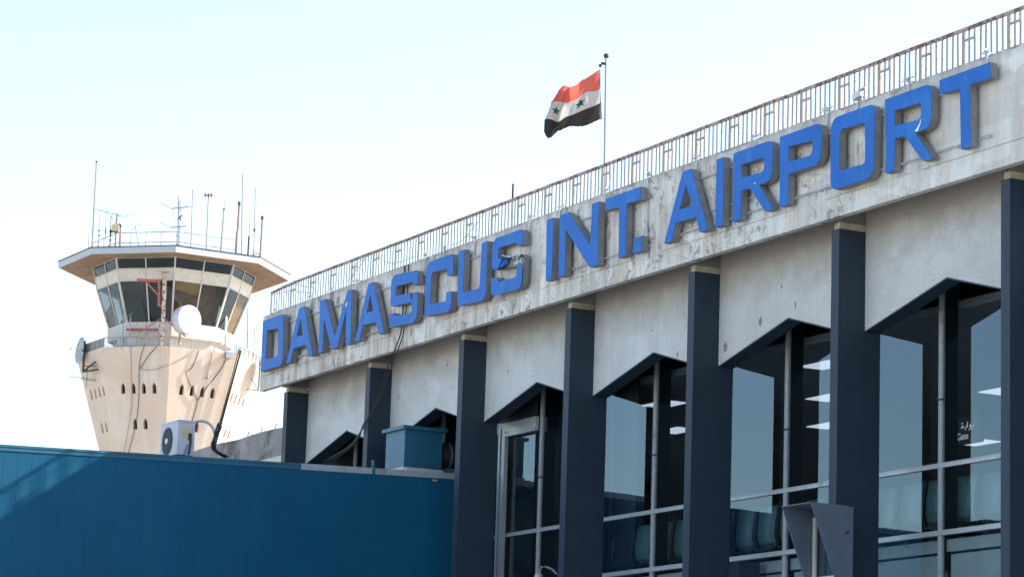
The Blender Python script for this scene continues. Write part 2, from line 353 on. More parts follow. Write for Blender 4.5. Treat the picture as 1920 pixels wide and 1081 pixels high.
# one bay of the facade, then copies of it
def bay_parts(i):
    x0 = XF(i); out = []
    col = MB().box(x0, x0 + .21, YF, YB, G0, 9.61).build('column', 'navy', TB)
    cp = MB().box(x0 + .045, x0 + .185, YF + .025, YW + .05, 9.61, ZS - .002).build('capital', 'cap', TB); cp.parent = col
    MB().box(x0 - .01, x0 + .22, 25.132, YW - .002, ZS + .001, ZR - .015).build('beam', 'dirty_concrete', TB).parent = col
    out.append(col)
    xa, xm, xb = x0 + .212, x0 + 2.365, x0 + 4.36
    pl = [(xa, 8.01), (xm, 8.545), (xb, 7.985), (xb, ZR - .014), (xa, ZR - .014)]
    out.append(slab(MB(), [pl], lambda x, z, d: (x, d, z), YW, YB - .03).build('wall_panel', 'render', TB))
    hd = [(xa, 8.007), (xm, 8.542), (xb, 7.982), (xb, 7.962), (xm, 8.520), (xa, 7.987)]
    hb = slab(MB(), [hd], lambda x, z, d: (x, d, z), YW + .006, YB)
    hb.add([(xa, YB - .028, 8.0), (xm, YB - .028, 8.53), (xb, YB - .028, 7.98), (xb, YB - .028, ZS), (xa, YB - .028, ZS)], [(0, 1, 2, 3, 4)])
    out.append(hb.build('window_head', 'navy', TB))
    w = MB()
    w.box(x0, x0 + 4.362, YG - .04, YG + .03, 5.80, 5.855); w.box(x0, x0 + 4.362, YG - .045, YG + .03, 5.858, 5.872)
    w.box(x0, x0 + 4.362, YG - .06, YG + .03, 4.745, 4.80); w.box(x0, x0 + 4.362, YG - .04, YG + .03, 4.805, 4.825)
    w.box(x0, x0 + 4.362, YG - .03, YG + .03, 3.0, 3.08)
    fr = w.build('window', 'alu', TB); out.append(fr)
    for o in (1.13, 3.31):
        m = MB().box(x0 + o, x0 + o + .098, YG - .022, YG + .03, 3.0, 9.6).box(x0 + o + .012, x0 + o + .028, YG - .034, YG - .0225, 3.0, 9.6).box(x0 + o + .070, x0 + o + .086, YG - .034, YG - .0225, 3.0, 9.6)
        if o < 2: m.box(x0 + o - .012, x0 + o + .112, YG - .045, YG + .0, 6.86, 6.885, 1)
        mo = m.build('mullion', ['alu', 'darkframe'], TB); mo.parent = fr
        MB().box(x0 + o + .03, x0 + o + .07, YG + .031, YG + .30, 4.2, 9.6).build('mullion_fin', 'darkframe', TB).parent = fr
    for za, zb in ((3.08, 4.745), (4.825, 5.80), (5.872, 9.6)):
        MB().add([(x0, YG, za), (x0 + 4.362, YG, za), (x0 + 4.362, YG, zb), (x0, YG, zb)], [(0, 1, 2, 3)]).build('pane', 'glass', TB).parent = fr
    return out
first = bay_parts(3)
for k in list(range(0, 3)) + [4, 5, 6, 7, 8]:
    for o in first: copy_tree(o, TB, (4.362 * (k - 3), 0, 0))
lastcol = copy_tree(first[0], TB, (4.362 * 6, 0, 0))
MB().box(XF(4) + .212, XF(4) + .51, YB, YG - .065, G0, 4.66).build('column_base', 'navy', TB)
MB().box(XF(0), XR, YG - .03, YG + .25, G0, 2.998).build('lower_wall', 'navy', TB)
# end walls, back wall, interior
MB().box(XF(0) + .02, XF(0) + .2, YB + .002, 42, G0, ZR - .016).box(XR - .3, XR - .1, YB + .3, 42, G0, ZR - .016).box(XF(0) + .2, XR - .3, 41.7, 41.9, G0, ZR - .016).build('end_wall', 'wing', TB)
MB().box(XF(0) + .21, XR - .31, YG + .31, 41.6, 4.0, 4.2).build('interior_floor', 'interior', TB)
MB().box(XF(0) + .21, XR - .31, 27.0, 41.6, 8.4, 8.5).box(XF(0) + .21, XR - .31, 26.96, 27.0, 8.38, 8.52).build('interior_ceiling', 'ceiling', TB)
MB().box(XF(0) + .21, XR - .31, 39.5, 39.7, 4.2, 8.4).build('interior_back_wall', 'interior', TB)
sw = MB()
for i in range(9):
    x0 = XF(i)
    for a, b in ((0.0, 1.10), (1.28, 3.28), (3.46, 4.36)): sw.box(x0 + a, x0 + b, YG + .12, YG + .2, 3.0, 4.46)
    sw.box(x0, x0 + 4.36, YG + .09, YG + .30, 4.50, 4.69)
sw.build('sill_wall', 'int_wall', TB)
st = MB()
for i in range(9):
    x0 = XF(i); st.bar((x0 + 1.5, 26.65, 8.95), (x0 + 2.6, 27.6, 8.45), .03); st.bar((x0 + 3.4, 26.65, 8.95), (x0 + 4.3, 27.6, 8.45), .03)
st.build('ceiling_strut', 'alu', TB)
# door frame in the bay right of the covered walkway
dx = XF(2); d = MB()
d.box(dx - .40, dx - .32, YG - .14, YG - .06, 3.0, 8.06).box(dx - .29, dx - .20, YG - .12, YG - .06, 3.0, 8.06).box(dx - .16, dx - .12, YG - .14, YG - .06, 3.0, 7.92)
d.box(dx - .40, dx + 1.14, YG - .13, YG - .06, 7.98, 8.08).box(dx - .12, dx + 1.14, YG - .14, YG - .06, 7.80, 7.87).box(dx - .20, dx + 1.14, YG - .12, YG - .06, 7.872, 7.978)
d.build('door_frame', 'alu', TB)
MB().box(dx - .45, dx + 1.12, YG - .11, YG - .07, 8.081, 9.9).box(dx - .45, dx - .41, YG - .13, YG - .06, 3.0, 8.08).build('door_transom_panel', 'darkframe', TB)
MB().box(dx + .3, dx + 4.3, YG + .35, YG + .37, 4.2, 9.6).build('dark_blind', 'darkframe', TB)

# lit ceiling panels inside
lamps = [(-47.8, 28.6), (-50.8, 30.7), (-41.9, 28.4), (-45.0, 30.6), (-48.1, 32.7), (-42.2, 32.6), (-48.1, 36.5)]
for k, (x, y) in enumerate(lamps):
    o = MB().box(x - .45, x + .45, y - .25, y + .25, 8.385, 8.399).build('ceiling_light', 'lamp')
    tag(o, 'lit white ceiling panel behind the terminal glass', 'ceiling light', 'lit ceiling panels inside the terminal')
# gate sign
gs = thing('gate_sign', (-39.9, 30, 6.78), 'dark hanging gate sign with white Arabic and Latin lettering behind the glass', 'sign')
MB().box(-40.45, -39.50, 30.0, 30.08, 6.92, 7.40).build('board', 'signboard', gs)
MB().bar((-40.3, 30.04, 7.40), (-40.3, 30.04, 8.4), .02).build('hanger', 'darkframe', gs); MB().bar((-39.7, 30.04, 7.40), (-39.7, 30.04, 8.4), .02).build('hanger', 'darkframe', gs)
fc = bpy.data.curves.new('lettering', 'FONT'); fc.body = 'Gate'; fc.size = .17; fc.extrude = .003
fo = bpy.data.objects.new('lettering_curve', fc); C.objects.link(fo); bpy.context.view_layer.update()
lm = bpy.data.meshes.new_from_object(fo.evaluated_get(bpy.context.evaluated_depsgraph_get())); bpy.data.objects.remove(fo); lm.materials.clear(); lm.materials.append(MAT['lettering'])
fo = bpy.data.objects.new('lettering', lm); C.objects.link(fo); fo.parent = gs; fo.rotation_euler = (R(90), 0, 0); fo.location = (-40.16 + 39.9, -.006, 7.00 - 6.78)
ar = MB(); yA = 29.993
def stroke(pts, r=.009): ar.tube([(-40.16 + x * .6, yA, 7.20 + z * .6) for x, z in pts], r, 6)
stroke([(.80, .06), (.80, .0), (.74, .0), (.70, .0)]); stroke([(.70, .0), (.64, 0), (.62, .04), (.655, .07), (.67, .03), (.64, -.06), (.58, -.08)])
stroke([(.52, .17), (.52, .0), (.46, -.0)]); stroke([(.46, .07), (.46, .0), (.34, .0), (.30, .02), (.30, .07), (.24, .06), (.23, .0), (.30, .0)])
for x, z in ((.73, -.06), (.42, -.06), (.24, .14), (.29, .14)): ar.lathe((-40.16 + x * .6, yA, 7.20 + z * .6), (0, 1, 0), [(-.006, 0), (-.006, .010), (.006, .010), (.006, 0)], 8)
ar.build('arabic_lettering', 'lettering', gs)
# waiting seats along the glass
def make_seat(x):
    t = thing('waiting_seat', (x, 27.0, 4.2), 'dark teal waiting seat with its curved back against the window', 'seat', 'row of waiting seats behind the glass')
    prof = [(26.93, 5.70), (26.91, 5.60), (26.88, 5.40), (26.87, 5.2), (26.90, 5.06), (27.0, 4.98), (27.15, 4.93)]
    b = MB()
    for k in range(len(prof) - 1):
        (ya, za), (yb, zb) = prof[k], prof[k + 1]
        b.add([(x - .28, ya, za), (x + .28, ya, za), (x + .28, yb, zb), (x - .28, yb, zb), (x - .28, ya + .03, za), (x + .28, ya + .03, za), (x + .28, yb + .03, zb), (x - .28, yb + .03, zb)], [(0, 1, 2, 3), (4, 7, 6, 5), (0, 3, 7, 4), (1, 5, 6, 2)] + ([(0, 4, 5, 1)] if k == 0 else []))
    b.build('backrest', 'seat', t, True)
    MB().box(x - .28, x + .28, 27.1, 27.55, 4.88, 4.93).build('seat', 'seat', t)
    f = MB()
    for sx in (-.325, .325): f.tube([(x + sx, 26.93, 5.74), (x + sx, 26.87, 5.42), (x + sx, 26.85, 5.18), (x + sx, 26.92, 4.94), (x + sx, 27.1, 4.84), (x + sx, 27.5, 4.84)], .028, 6)
    f.box(x - .3, x + .3, 26.85, 26.865, 4.93, 4.97)
    f.build('frame', 'black', t); MB().box(x - .35, x + .35, 27.22, 27.3, 4.74, 4.82).build('beam', 'darkframe', t)
    for sx in (-.2, .2): MB().bar((x + sx, 27.26, 4.2), (x + sx, 27.26, 4.74), .05).build('leg', 'darkframe', t)
    return t
seat0 = make_seat(-47.0)
for k in range(1, 19): copy_tree(seat0, None, (.70 * k, 0, 0))

# ------------------------------------------------------------------ roof railing
RX0, RX1, RY = -59.73, -19.3, 25.15
RL = thing('roof_railing', (-45, RY, 11.475), 'rusty white metal railing along the top of the terminal parapet', 'railing')
tr = MB()
pts = [(RX0 + (RX1 - RX0) * i / 90, RY + rnd.uniform(-.004, .004), 12.075 + rnd.uniform(-.004, .004) - (.05 * max(0, 1 - i / 3))) for i in range(91)]
tr.tube(pts, .034, 8); tr.build('top_rail', 'rail_top', RL)
MB().box(RX0, RX1, RY - .014, RY + .014, 11.50, 11.535).build('bottom_rail', 'rail_bar', RL)
posts = [-32.44 - 1.09 * k for k in range(-12, 25)] + [RX0 + .01]
p0 = MB().box(-.036, .036, -.012, .012, 11.44, 12.06).build('post', 'rail_bracket', RL); b0 = None
pm = p0.data; bpy.data.objects.remove(p0)
bm_ = MB(); bm_.box(0, .29, -.026, -.018, 11.87, 11.91); bm_.box(.25, .29, -.026, -.014, 11.9101, 12.06); b0 = bm_.build('bracket', 'rail_bracket', RL); bme = b0.data; bpy.data.objects.remove(b0)
q0 = MB().box(-.020, .020, -.006, .006, 11.5, 12.06).build('baluster', 'rail_bar', RL); qm = q0.data; bpy.data.objects.remove(q0)
# the meshes hold world heights relative to the railing root; shift so that a copy sits at its own x
def rp(name, me, x, dy=0., rz=0.):
    o = bpy.data.objects.new(name, me); C.objects.link(o); o.parent = RL; o.location = (x + 45, dy, 0); o.rotation_euler = (0, rz, 0); return o
for m_ in (pm, bme, qm):                              # centre each shared mesh on its own post foot
    for v in m_.vertices: v.co = Vector((v.co.x - 45, v.co.y + RY, v.co.z))
for x in posts:
    rp('post', pm, x)
    if x > RX0 + .1: rp('bracket', bme, x + .02)
bx = []
for k in range(-11, 25):
    a = -32.44 - 1.09 * k
    bx += [a + 1.09 * j / 8 for j in range(1, 8)]
a = -58.60
bx += [a - .136 * j for j in range(1, 8)]
bx = sorted(bx, reverse=True)
vis = [x for x in bx if x < -32.0]
for x in vis[:100]: rp('baluster', qm, x, rnd.uniform(-.006, .006), R(rnd.uniform(-1.2, 1.2)))
far = MB()
for x in vis[100:] + [x for x in bx if x >= -32.0]: far.box(x - .020, x + .020, RY - .006, RY + .006, 11.5, 12.06)
tag(far.build('baluster', 'rail_bar', RL), kind='stuff')
# tangled barbed wire caught in the railing
def wire(name, pts, label, r=.006, barbs=True):
    m = MB(); ps = [Vector(p) for p in pts]; fine = []
    for a, b in zip(ps[:-1], ps[1:]):
        for k in range(5): fine.append(a.lerp(b, k / 5) + Vector((rnd.uniform(-.012, .012), rnd.uniform(-.03, .01), rnd.uniform(-.014, .014))))
    fine.append(ps[-1]); m.tube(fine, r, 5)
    if barbs:
        for p in fine[::2]:
            d = Vector((rnd.uniform(-1, 1), rnd.uniform(-1, 1), rnd.uniform(-1, 1))).normalized() * .03; m.bar(p - d, p + d, .005)
    return tag(m.build(name, 'rail_bracket'), label, 'wire')
wire('barbed_wire', [(-59.7, 25.1, 11.95), (-59.2, 25.08, 11.92), (-58.8, 25.09, 11.9), (-58.3, 25.08, 11.84), (-57.7, 25.08, 11.72), (-57.2, 25.1, 11.62)], 'barbed wire strand sagging across the far left end of the railing')
wire('barbed_wire', [(-58.9, 25.07, 12.06), (-58.4, 25.05, 12.02), (-57.9, 25.06, 11.92), (-57.5, 25.06, 11.8), (-57.2, 25.08, 11.78), (-57.0, 25.06, 11.6)], 'barbed wire strand hanging from the handrail above the letter A after D')
wire('barbed_wire', [(-55.2, 25.07, 11.58), (-54.9, 25.06, 11.78), (-54.5, 25.06, 11.93), (-54.2, 25.05, 12.05), (-53.9, 25.05, 11.95), (-53.5, 25.06, 11.75), (-53.1, 25.07, 11.62), (-52.6, 25.07, 11.60), (-52.1, 25.07, 11.62)], 'barbed wire loop drooping over the railing above the second A')
wire('barbed_wire', [(-50.3, 25.08, 11.56), (-49.8, 25.07, 11.62), (-49.4, 25.06, 11.75), (-49.1, 25.06, 11.9), (-48.9, 25.06, 12.0), (-48.6, 25.06, 12.05)], 'barbed wire strand climbing the railing above the letter U of DAMASCUS')
wire('barbed_wire', [(-55.3, 25.06, 11.6), (-54.9, 25.06, 11.75), (-55.1, 25.06, 11.88), (-54.5, 25.06, 11.99)], 'short barbed wire tangle low in the railing above letter M')
po = MB(); po.tube([(-48.05, 25.2, 11.4), (-48.05, 25.2, 12.42)], .022, 8); tag(po.build('vertical_pipe', 'dark'), 'short dark pipe standing up through the railing above the last S of DAMASCUS', 'pipe')
fl = thing('floodlight', (-36.03, 24.93, 11.50), 'small grey floodlight on the parapet edge above the letter O', 'floodlight')
MB().bar((-36.10, 24.95, 11.545), (-35.93, 24.95, 11.575), .085, .10).build('housing', 'galv', fl); MB().bar((-35.98, 24.97, 11.62), (-35.86, 24.97, 11.66), .03).bar((-36.0, 25.03, 11.47), (-36.0, 24.97, 11.56), .025).build('bracket', 'rail_bracket', fl)

LETTERS=[
('D',-59.337,[[(0.0,1.15,0),(1.163,1.15,0.06),(1.264,0.0,0.16),(0.011,0.0,0)],[(0.273,0.895,0),(0.897,0.865,0.02),(0.956,0.221,0.08),(0.257,0.249,0)]]),
('A',-57.88,[[(0.569,1.15,0.02),(0.846,1.15,0.02),(1.442,0.0,0),(1.229,0.0,0),(1.036,0.284,0),(0.365,0.284,0),(0.226,0.0,0),(0.0,0.0,0)],[(0.693,0.92,0),(0.831,0.518,0),(0.505,0.53,0)]]),
('M',-56.181,[[(0.0,1.15,0),(0.281,1.15,0),(0.873,0.256,0),(1.421,1.15,0),(1.657,1.15,0),(1.7,0.0,0),(1.455,0.0,0),(1.409,0.738,0),(1.017,0.0,0),(0.732,0.0,0),(0.252,0.722,0),(0.255,0.0,0),(0.04,0.0,0)]]),
('A',-54.277,[[(0.575,1.15,0.02),(0.817,1.15,0.02),(1.434,0.0,0),(1.2,0.0,0),(1.027,0.274,0),(0.37,0.3,0),(0.242,0.0,0),(0.0,0.0,0)],[(0.703,0.887,0),(0.866,0.535,0),(0.529,0.541,0)]]),
('S',-52.628,[[(1.262,1.068,0.1),(1.319,0.777,0),(1.105,0.787,0),(1.09,0.851,0.02),(0.283,0.889,0.07),(0.291,0.686,0),(1.318,0.62,0.1),(1.326,0.0,0.2),(0.042,0.071,0.1),(0.0,0.351,0),(0.255,0.338,0),(0.304,0.273,0),(1.086,0.229,0.07),(1.065,0.439,0.05),(0.057,0.498,0.1),(0.044,1.15,0.2)]]),
('C',-50.95,[[(0.007,1.15,0.2),(1.195,1.15,0.1),(1.229,0.715,0),(0.981,0.734,0),(0.949,0.88,0.02),(0.251,0.912,0.07),(0.25,0.276,0.03),(0.948,0.234,0.07),(0.96,0.408,0),(1.203,0.397,0),(1.191,0.0,0.18),(0.0,0.067,0.1)]]),
('U',-49.514,[[(0.0,1.15,0),(0.252,1.15,0),(0.257,0.297,0.03),(0.957,0.272,0.08),(0.992,1.15,0),(1.248,1.15,0),(1.232,0.0,0.2),(0.015,0.062,0.14)]]),
('S',-48.072,[[(1.233,1.15,0.1),(1.273,0.839,0),(1.041,0.848,0),(0.999,0.921,0.02),(0.265,0.941,0.07),(0.273,0.698,0),(1.31,0.661,0.1),(1.297,0.0,0.2),(0.014,0.091,0.1),(0.002,0.389,0),(0.298,0.366,0),(0.323,0.269,0),(1.047,0.258,0.07),(1.033,0.457,0.05),(0.0,0.556,0.1),(0.006,1.15,0.2)]]),
('I',-45.887,[[(0.0,1.15,0.03),(0.268,1.15,0),(0.265,0.0,0),(0.035,0.0,0)]]),
('N',-45.381,[[(0.0,1.15,0.03),(0.331,1.15,0.02),(1.18,0.395,0),(1.202,1.15,0),(1.455,1.15,0),(1.476,0.0,0),(1.176,0.0,0),(0.244,0.844,0),(0.259,0.0,0),(0.014,0.0,0)]]),
('T',-43.693,[[(0.017,1.15,0),(1.246,1.15,0),(1.257,0.918,0),(0.767,0.93,0),(0.781,0.0,0),(0.535,0.0,0),(0.506,0.919,0),(0.0,0.937,0)]]),
('dot',-42.667,[[(0.023,0.265,0),(0.306,0.265,0),(0.302,0.0,0),(0.0,0.0,0)]]),
('A',-41.594,[[(0.57,1.15,0.02),(0.847,1.15,0.02),(1.436,0.0,0),(1.18,0.0,0),(1.027,0.285,0),(0.387,0.296,0),(0.244,0.0,0),(0.0,0.0,0)],[(0.689,0.889,0),(0.911,0.509,0),(0.487,0.504,0)]]),
('I',-39.933,[[(0.007,1.15,0),(0.239,1.15,0),(0.244,0.0,0),(0.0,0.0,0)]]),
('R',-39.398,[[(0.0,1.15,0),(1.2,1.15,0.15),(1.19,0.471,0.2),(0.816,0.471,0),(1.233,0.0,0.01),(0.998,0.0,0.02),(0.526,0.47,0),(0.261,0.481,0),(0.252,0.0,0),(0.017,0.0,0)],[(0.255,0.913,0),(0.942,0.902,0.04),(0.949,0.666,0.09),(0.263,0.692,0)]]),
('P',-37.993,[[(0.0,1.15,0),(1.213,1.15,0.17),(1.205,0.491,0.2),(0.267,0.489,0),(0.263,0.0,0),(0.02,0.0,0)],[(0.261,0.939,0),(0.955,0.902,0.04),(0.95,0.671,0.09),(0.261,0.695,0)]]),
('O',-36.532,[[(0.0,1.15,0.2),(1.202,1.15,0.14),(1.191,0.0,0.2),(0.016,0.0,0.14)],[(0.251,0.921,0.08),(0.939,0.902,0.05),(0.957,0.252,0.07),(0.26,0.274,0.03)]]),
('R',-35.063,[[(0.0,1.15,0),(1.203,1.15,0.15),(1.195,0.464,0.2),(0.793,0.481,0),(1.23,0.0,0.01),(1.008,0.0,0.02),(0.517,0.478,0),(0.271,0.487,0),(0.253,0.0,0),(0.031,0.0,0)],[(0.256,0.922,0),(0.927,0.91,0.04),(0.944,0.655,0.09),(0.259,0.69,0)]]),
('T',-33.666,[[(0.0,1.15,0),(1.227,1.15,0),(1.241,0.917,0),(0.748,0.922,0),(0.763,0.0,0),(0.538,0.0,0),(0.505,0.907,0),(0.016,0.942,0)]])]
# ------------------------------------------------------------------ sign letters
NAMES = ['blue letter D, the first letter of DAMASCUS at the far left', 'blue letter A between the D and the M of DAMASCUS', 'blue letter M with a white chip, in DAMASCUS', 'blue letter A between the M and the S of DAMASCUS',
         'blue letter S with a small dark hole, in the middle of DAMASCUS', 'blue letter C of DAMASCUS', 'blue letter U of DAMASCUS', 'broken blue letter S with its middle face torn away, ending DAMASCUS',
         'blue letter I before the N of INT', 'blue letter N of INT', 'blue letter T followed by the small square full stop', 'small square blue full stop after INT',
         'blue letter A starting the word AIRPORT', 'narrow blue letter I of AIRPORT', 'blue letter R between the I and the P of AIRPORT', 'blue letter P of AIRPORT', 'blue letter O of AIRPORT',
         'blue letter R between the O and the T of AIRPORT', 'blue letter T at the far right, ending AIRPORT']
LZ, KZ = 10.10, 1.0174
SA = [(1.233, 1.147, .1), (1.273, .839, 0), (1.041, .848, 0), (.999, .921, .02), (.265, .941, .07), (.269, .74, 0), (.401, .695, 0), (.351, .636, 0), (.285, .534, 0), (0, .556, .1), (.006, 1.15, .2)]
SB = [(1.265, .455, 0), (1.297, 0, .2), (.014, .05, .1), (.002, .389, 0), (.298, .366, 0), (.323, .269, 0), (1.047, .258, .07), (1.049, .488, 0), (1.137, .494, 0)]
for i, (ch, x0, loops) in enumerate(LETTERS):
    w = max(v[0] for v in loops[0])
    root = thing('sign_letter' if ch != 'dot' else 'sign_full_stop', (x0 + w / 2, 24.87, LZ), NAMES[i], 'sign letter' if ch != 'dot' else 'full stop', 'blue letters of the airport sign')
    P = [fillet(l) for l in loops]
    fn = lambda x, z, d: (x0 + x, d, LZ + z * KZ)
    faces = [[p] for p in (fillet(SA), fillet(SB))] if i == 7 else [P]
    fb = MB()
    for fl_ in faces: slab(fb, fl_, fn, 24.800, 24.808)
    if i == 2: fb.add([(x0 + x, 24.7985, LZ + z) for x, z in ((1.36, .83), (1.42, .86), (1.45, .93), (1.40, .92), (1.37, .88))], [(0, 1, 2, 3, 4)], 1)
    if i == 4: fb.add([(x0 + x, 24.7985, LZ + z) for x, z in ((.98, .60), (1.03, .50), (1.08, .53), (1.07, .63), (.99, .655))], [(0, 1, 2, 3, 4)], 2)
    if i == 14 or i == 12 or i == 13: 
        px, pz = ((.52, .54), (.10, .57))[i == 13] if i != 14 else (.66, .52)
        fb.add([(x0 + px + dx_, 24.7985, LZ + pz + dz_) for dx_, dz_ in ((0, 0), (.025, -.005), (.03, .03), (.005, .025))], [(0, 1, 2, 3)], 2 if i != 14 else 1)
    if i == 17: fb.add([(x0 + x, 24.7985, LZ + z) for x, z in ((.78, .505), (.86, .49), (.93, .60), (.95, .68), (.90, .60), (.84, .545))], [(0, 1, 2, 3, 4, 5)], 1)
    fb.build('face', ['blue', 'white', 'dark'], root)
    rb = MB(); slab(rb, P, fn, 24.809, 24.930, front=(i != 7), back=True)
    rb.build('return', 'return', root)
    if i == 7:
        t = MB(); t.add([(x0 + x, y, LZ + z * KZ) for x, z, y in ((.27, .72, 24.81), (.42, .70, 24.79), (.52, .76, 24.86), (.50, .62, 24.90), (.36, .55, 24.83), (.29, .56, 24.81))], [(0, 1, 2, 5), (2, 3, 4, 5)])
        t.build('torn_sheet', 'blue', root)
        wv = MB()
        for k in range(16):
            p = Vector((x0 + .95 + rnd.uniform(-.12, .3), 24.83, LZ + .62 + rnd.uniform(-.1, .12))); d_ = Vector((rnd.uniform(-.1, .1), rnd.uniform(-.04, .02), rnd.uniform(-.06, .06))); wv.tube([p, p + d_ * .5 + Vector((0, 0, .02)), p + d_], .008, 5)
        wv.tube([fn(.38, .78, 24.82), fn(.6, .72, 24.84), fn(.85, .66, 24.85), fn(1.0, .72, 24.84)], .007, 5)
        wv.build('loose_wires', 'white', root)
        MB().tube([fn(.34, .60, 24.86), fn(.36, .45, 24.84), fn(.34, .38, 24.86)], .007, 5).build('loose_wire', 'dark', root)
    # hangers from the parapet edge and stand-offs
    hs = {0: [.3], 1: [.8], 2: [.15, 1.5], 4: [1.25], 5: [.45], 6: [.35], 7: [1.2], 8: [.2], 9: [1.4], 10: [1.22], 12: [.75], 14: [.42], 15: [1.12], 16: [.5], 17: [.38], 18: [.95]}.get(i, [])
    for hx in hs:
        h = MB(); zb = LZ + (1.0 if i not in (4, 7, 10) else .15)
        h.bar((x0 + hx, 24.962, zb), (x0 + hx, 24.962, 11.50), .035, .012, (0, 1, 0)); h.bar((x0 + hx, 24.962, 11.495), (x0 + hx, 25.1, 11.515), .035, .012)
        for q in range(4):
            e = Vector((x0 + hx + rnd.uniform(-.05, .05), 24.97, 11.50)); h.tube([e, e + Vector((rnd.uniform(-.10, .12), rnd.uniform(-.05, .03), rnd.uniform(.0, .05))), e + Vector((rnd.uniform(-.16, .2), rnd.uniform(-.05, .03), rnd.uniform(-.02, .07)))], .009, 5)
        h.build('hanger', 'galv', root)
    for sx in (.2, .8):
        MB().bar((x0 + w * sx, 24.931, LZ + .12), (x0 + w * sx, 24.998, LZ + .12), .03).build('standoff', 'galv', root)
for nm, a, b in (('DAMASCUS', -59.2, -46.9), ('INT', -45.8, -42.4), ('AIRPORT', -41.4, -32.6)):
    for z, wd in ((11.10, 'upper'), (10.235, 'lower')):
        tag(MB().tube([(a, 24.95, z), (b, 24.95, z)], .014, 6).build('sign_rail', 'galv'), f'{wd} thin metal rod running behind the letters of {nm}', 'sign rail', 'rods behind the sign letters')
tag(MB().tube([(-41.0, 24.95, 10.47), (-39.0, 24.95, 10.47)], .012, 6).build('sign_rail', 'galv'), 'short middle rod behind the first A and I of AIRPORT', 'sign rail', 'rods behind the sign letters')
# cables from the sign to the walkway
def cable(name, pts, r, label, mat='black', n=6, sub=8):
    ps = [Vector(p) for p in pts]; q = []
    for i in range(len(ps) - 1):
        p0, p1, p2, p3 = ps[max(i - 1, 0)], ps[i], ps[i + 1], ps[min(i + 2, len(ps) - 1)]
        for k in range(sub):
            t = k / sub; q.append(.5 * ((2 * p1) + (p2 - p0) * t + (2 * p0 - 5 * p1 + 4 * p2 - p3) * t * t + (3 * p1 - p0 - 3 * p2 + p3) * t ** 3))
    q.append(ps[-1]); return tag(MB().tube(q, r, n).build(name, mat), label, 'cable')
cable('hanging_cable', [(-52.33, 24.975, 11.45), (-52.33, 24.975, 10.9), (-52.33, 24.96, 10.14), (-52.5, 24.95, 9.82), (-52.72, 24.96, 9.6), (-52.97, 24.98, 9.39), (-53.47, 25.06, 8.95), (-53.93, 25.12, 8.56), (-54.42, 25.15, 8.31), (-55.49, 25.4, 8.1), (-56.96, 25.7, 8.04), (-58.08, 25.9, 8.04)], .016, 'black cable hanging from letter S down the left side, the longer of two')
cable('hanging_cable', [(-52.15, 24.975, 11.45), (-52.16, 24.975, 10.9), (-52.2, 24.96, 10.12), (-52.39, 24.95, 9.75), (-52.62, 24.96, 9.57), (-52.88, 24.98, 9.26), (-53.44, 25.06, 8.84), (-54.1, 25.12, 8.50), (-54.44, 25.15, 8.36), (-55.22, 25.4, 8.15), (-56.68, 25.7, 8.02), (-57.79, 25.9, 8.01)], .014, 'thinner black cable hanging from letter S, the lower of the two')

# ------------------------------------------------------------------ blue covered walkway
SCL[0] = 1.0259
WX0, WX1, WY0, WY1 = -52.86, -50.2, 4.0, 25.76
zt = lambda y: 6.675 + (y - 15.917) * .0302
WK = thing('covered_walkway', (-52, 16, G0), 'blue metal clad covered walkway running into the terminal, lit only at its far left corner', 'walkway')
m = MB()
def sheet(mb, x0, x1, y0, y1, a, b, mi=0):
    mb.add([(x0, y0, zt(y0) + a), (x1, y0, zt(y0) + a), (x1, y1, zt(y1) + a), (x0, y1, zt(y1) + a), (x0, y0, zt(y0) + b), (x1, y0, zt(y0) + b), (x1, y1, zt(y1) + b), (x0, y1, zt(y1) + b)],
           [(0, 3, 2, 1), (4, 5, 6, 7), (0, 1, 5, 4), (1, 2, 6, 5), (2, 3, 7, 6), (3, 0, 4, 7)], mi); return mb
sheet(m, WX0 + .02, WX1 - .0045, WY0, WY1, -3.4, -.02)
y = 16.003 - .272 * 40
while y < WY1 - .1:
    a = max(y + .0022, WY0); b = min(y + .272 - .0022, WY1)
    if b > a: sheet(m, WX1 - .0044, WX1 - rnd.uniform(.0, .001), a, b, -3.4, -.118)
    y += .272
m.build('cladding', 'clad', WK)
sheet(MB(), WX0, WX1 + .012, WY0 - .01, 21.92, -.116, 0.0).build('edge_trim', 'clad_trim', WK)
sheet(MB(), WX0, WX1 + .010, 21.925, WY1, -.118, .002).build('edge_trim', 'grey_trim', WK)['label'] = 'bare grey edge flashing'
t2 = MB(); sheet(t2, WX1 + .0121, WX1 + .022, WY0, 21.9, -.045, -.03); sheet(t2, WX1 - .02, WX1 + .016, 19.48, 19.53, -.12, -.005, 0); t2.build('trim_lip', 'clad_trim', WK)
for yy in (8.0, 20.5):
    for xx in (WX0 + .5, WX1 - .5): MB().box(xx - .15, xx + .15, yy - .15, yy + .15, G0, zt(yy) - 3.39).build('support_leg', 'grey', WK)
pk = MB(); pk.tube([(WX1 - .02, 23.46, 6.88), (WX1 - .02, 23.46, 7.06)], .035, 8); sheet(pk, WX1 + .0105, WX1 + .03, 23.43, 23.49, -.13, .03); pk.build('pipe_stub', 'clad_trim', WK)
sheet(MB(), WX1 + .0002, WX1 + .05, 24.75, 24.83, -.19, -.15).build('bulkhead_lamp', 'rail_bracket', WK)
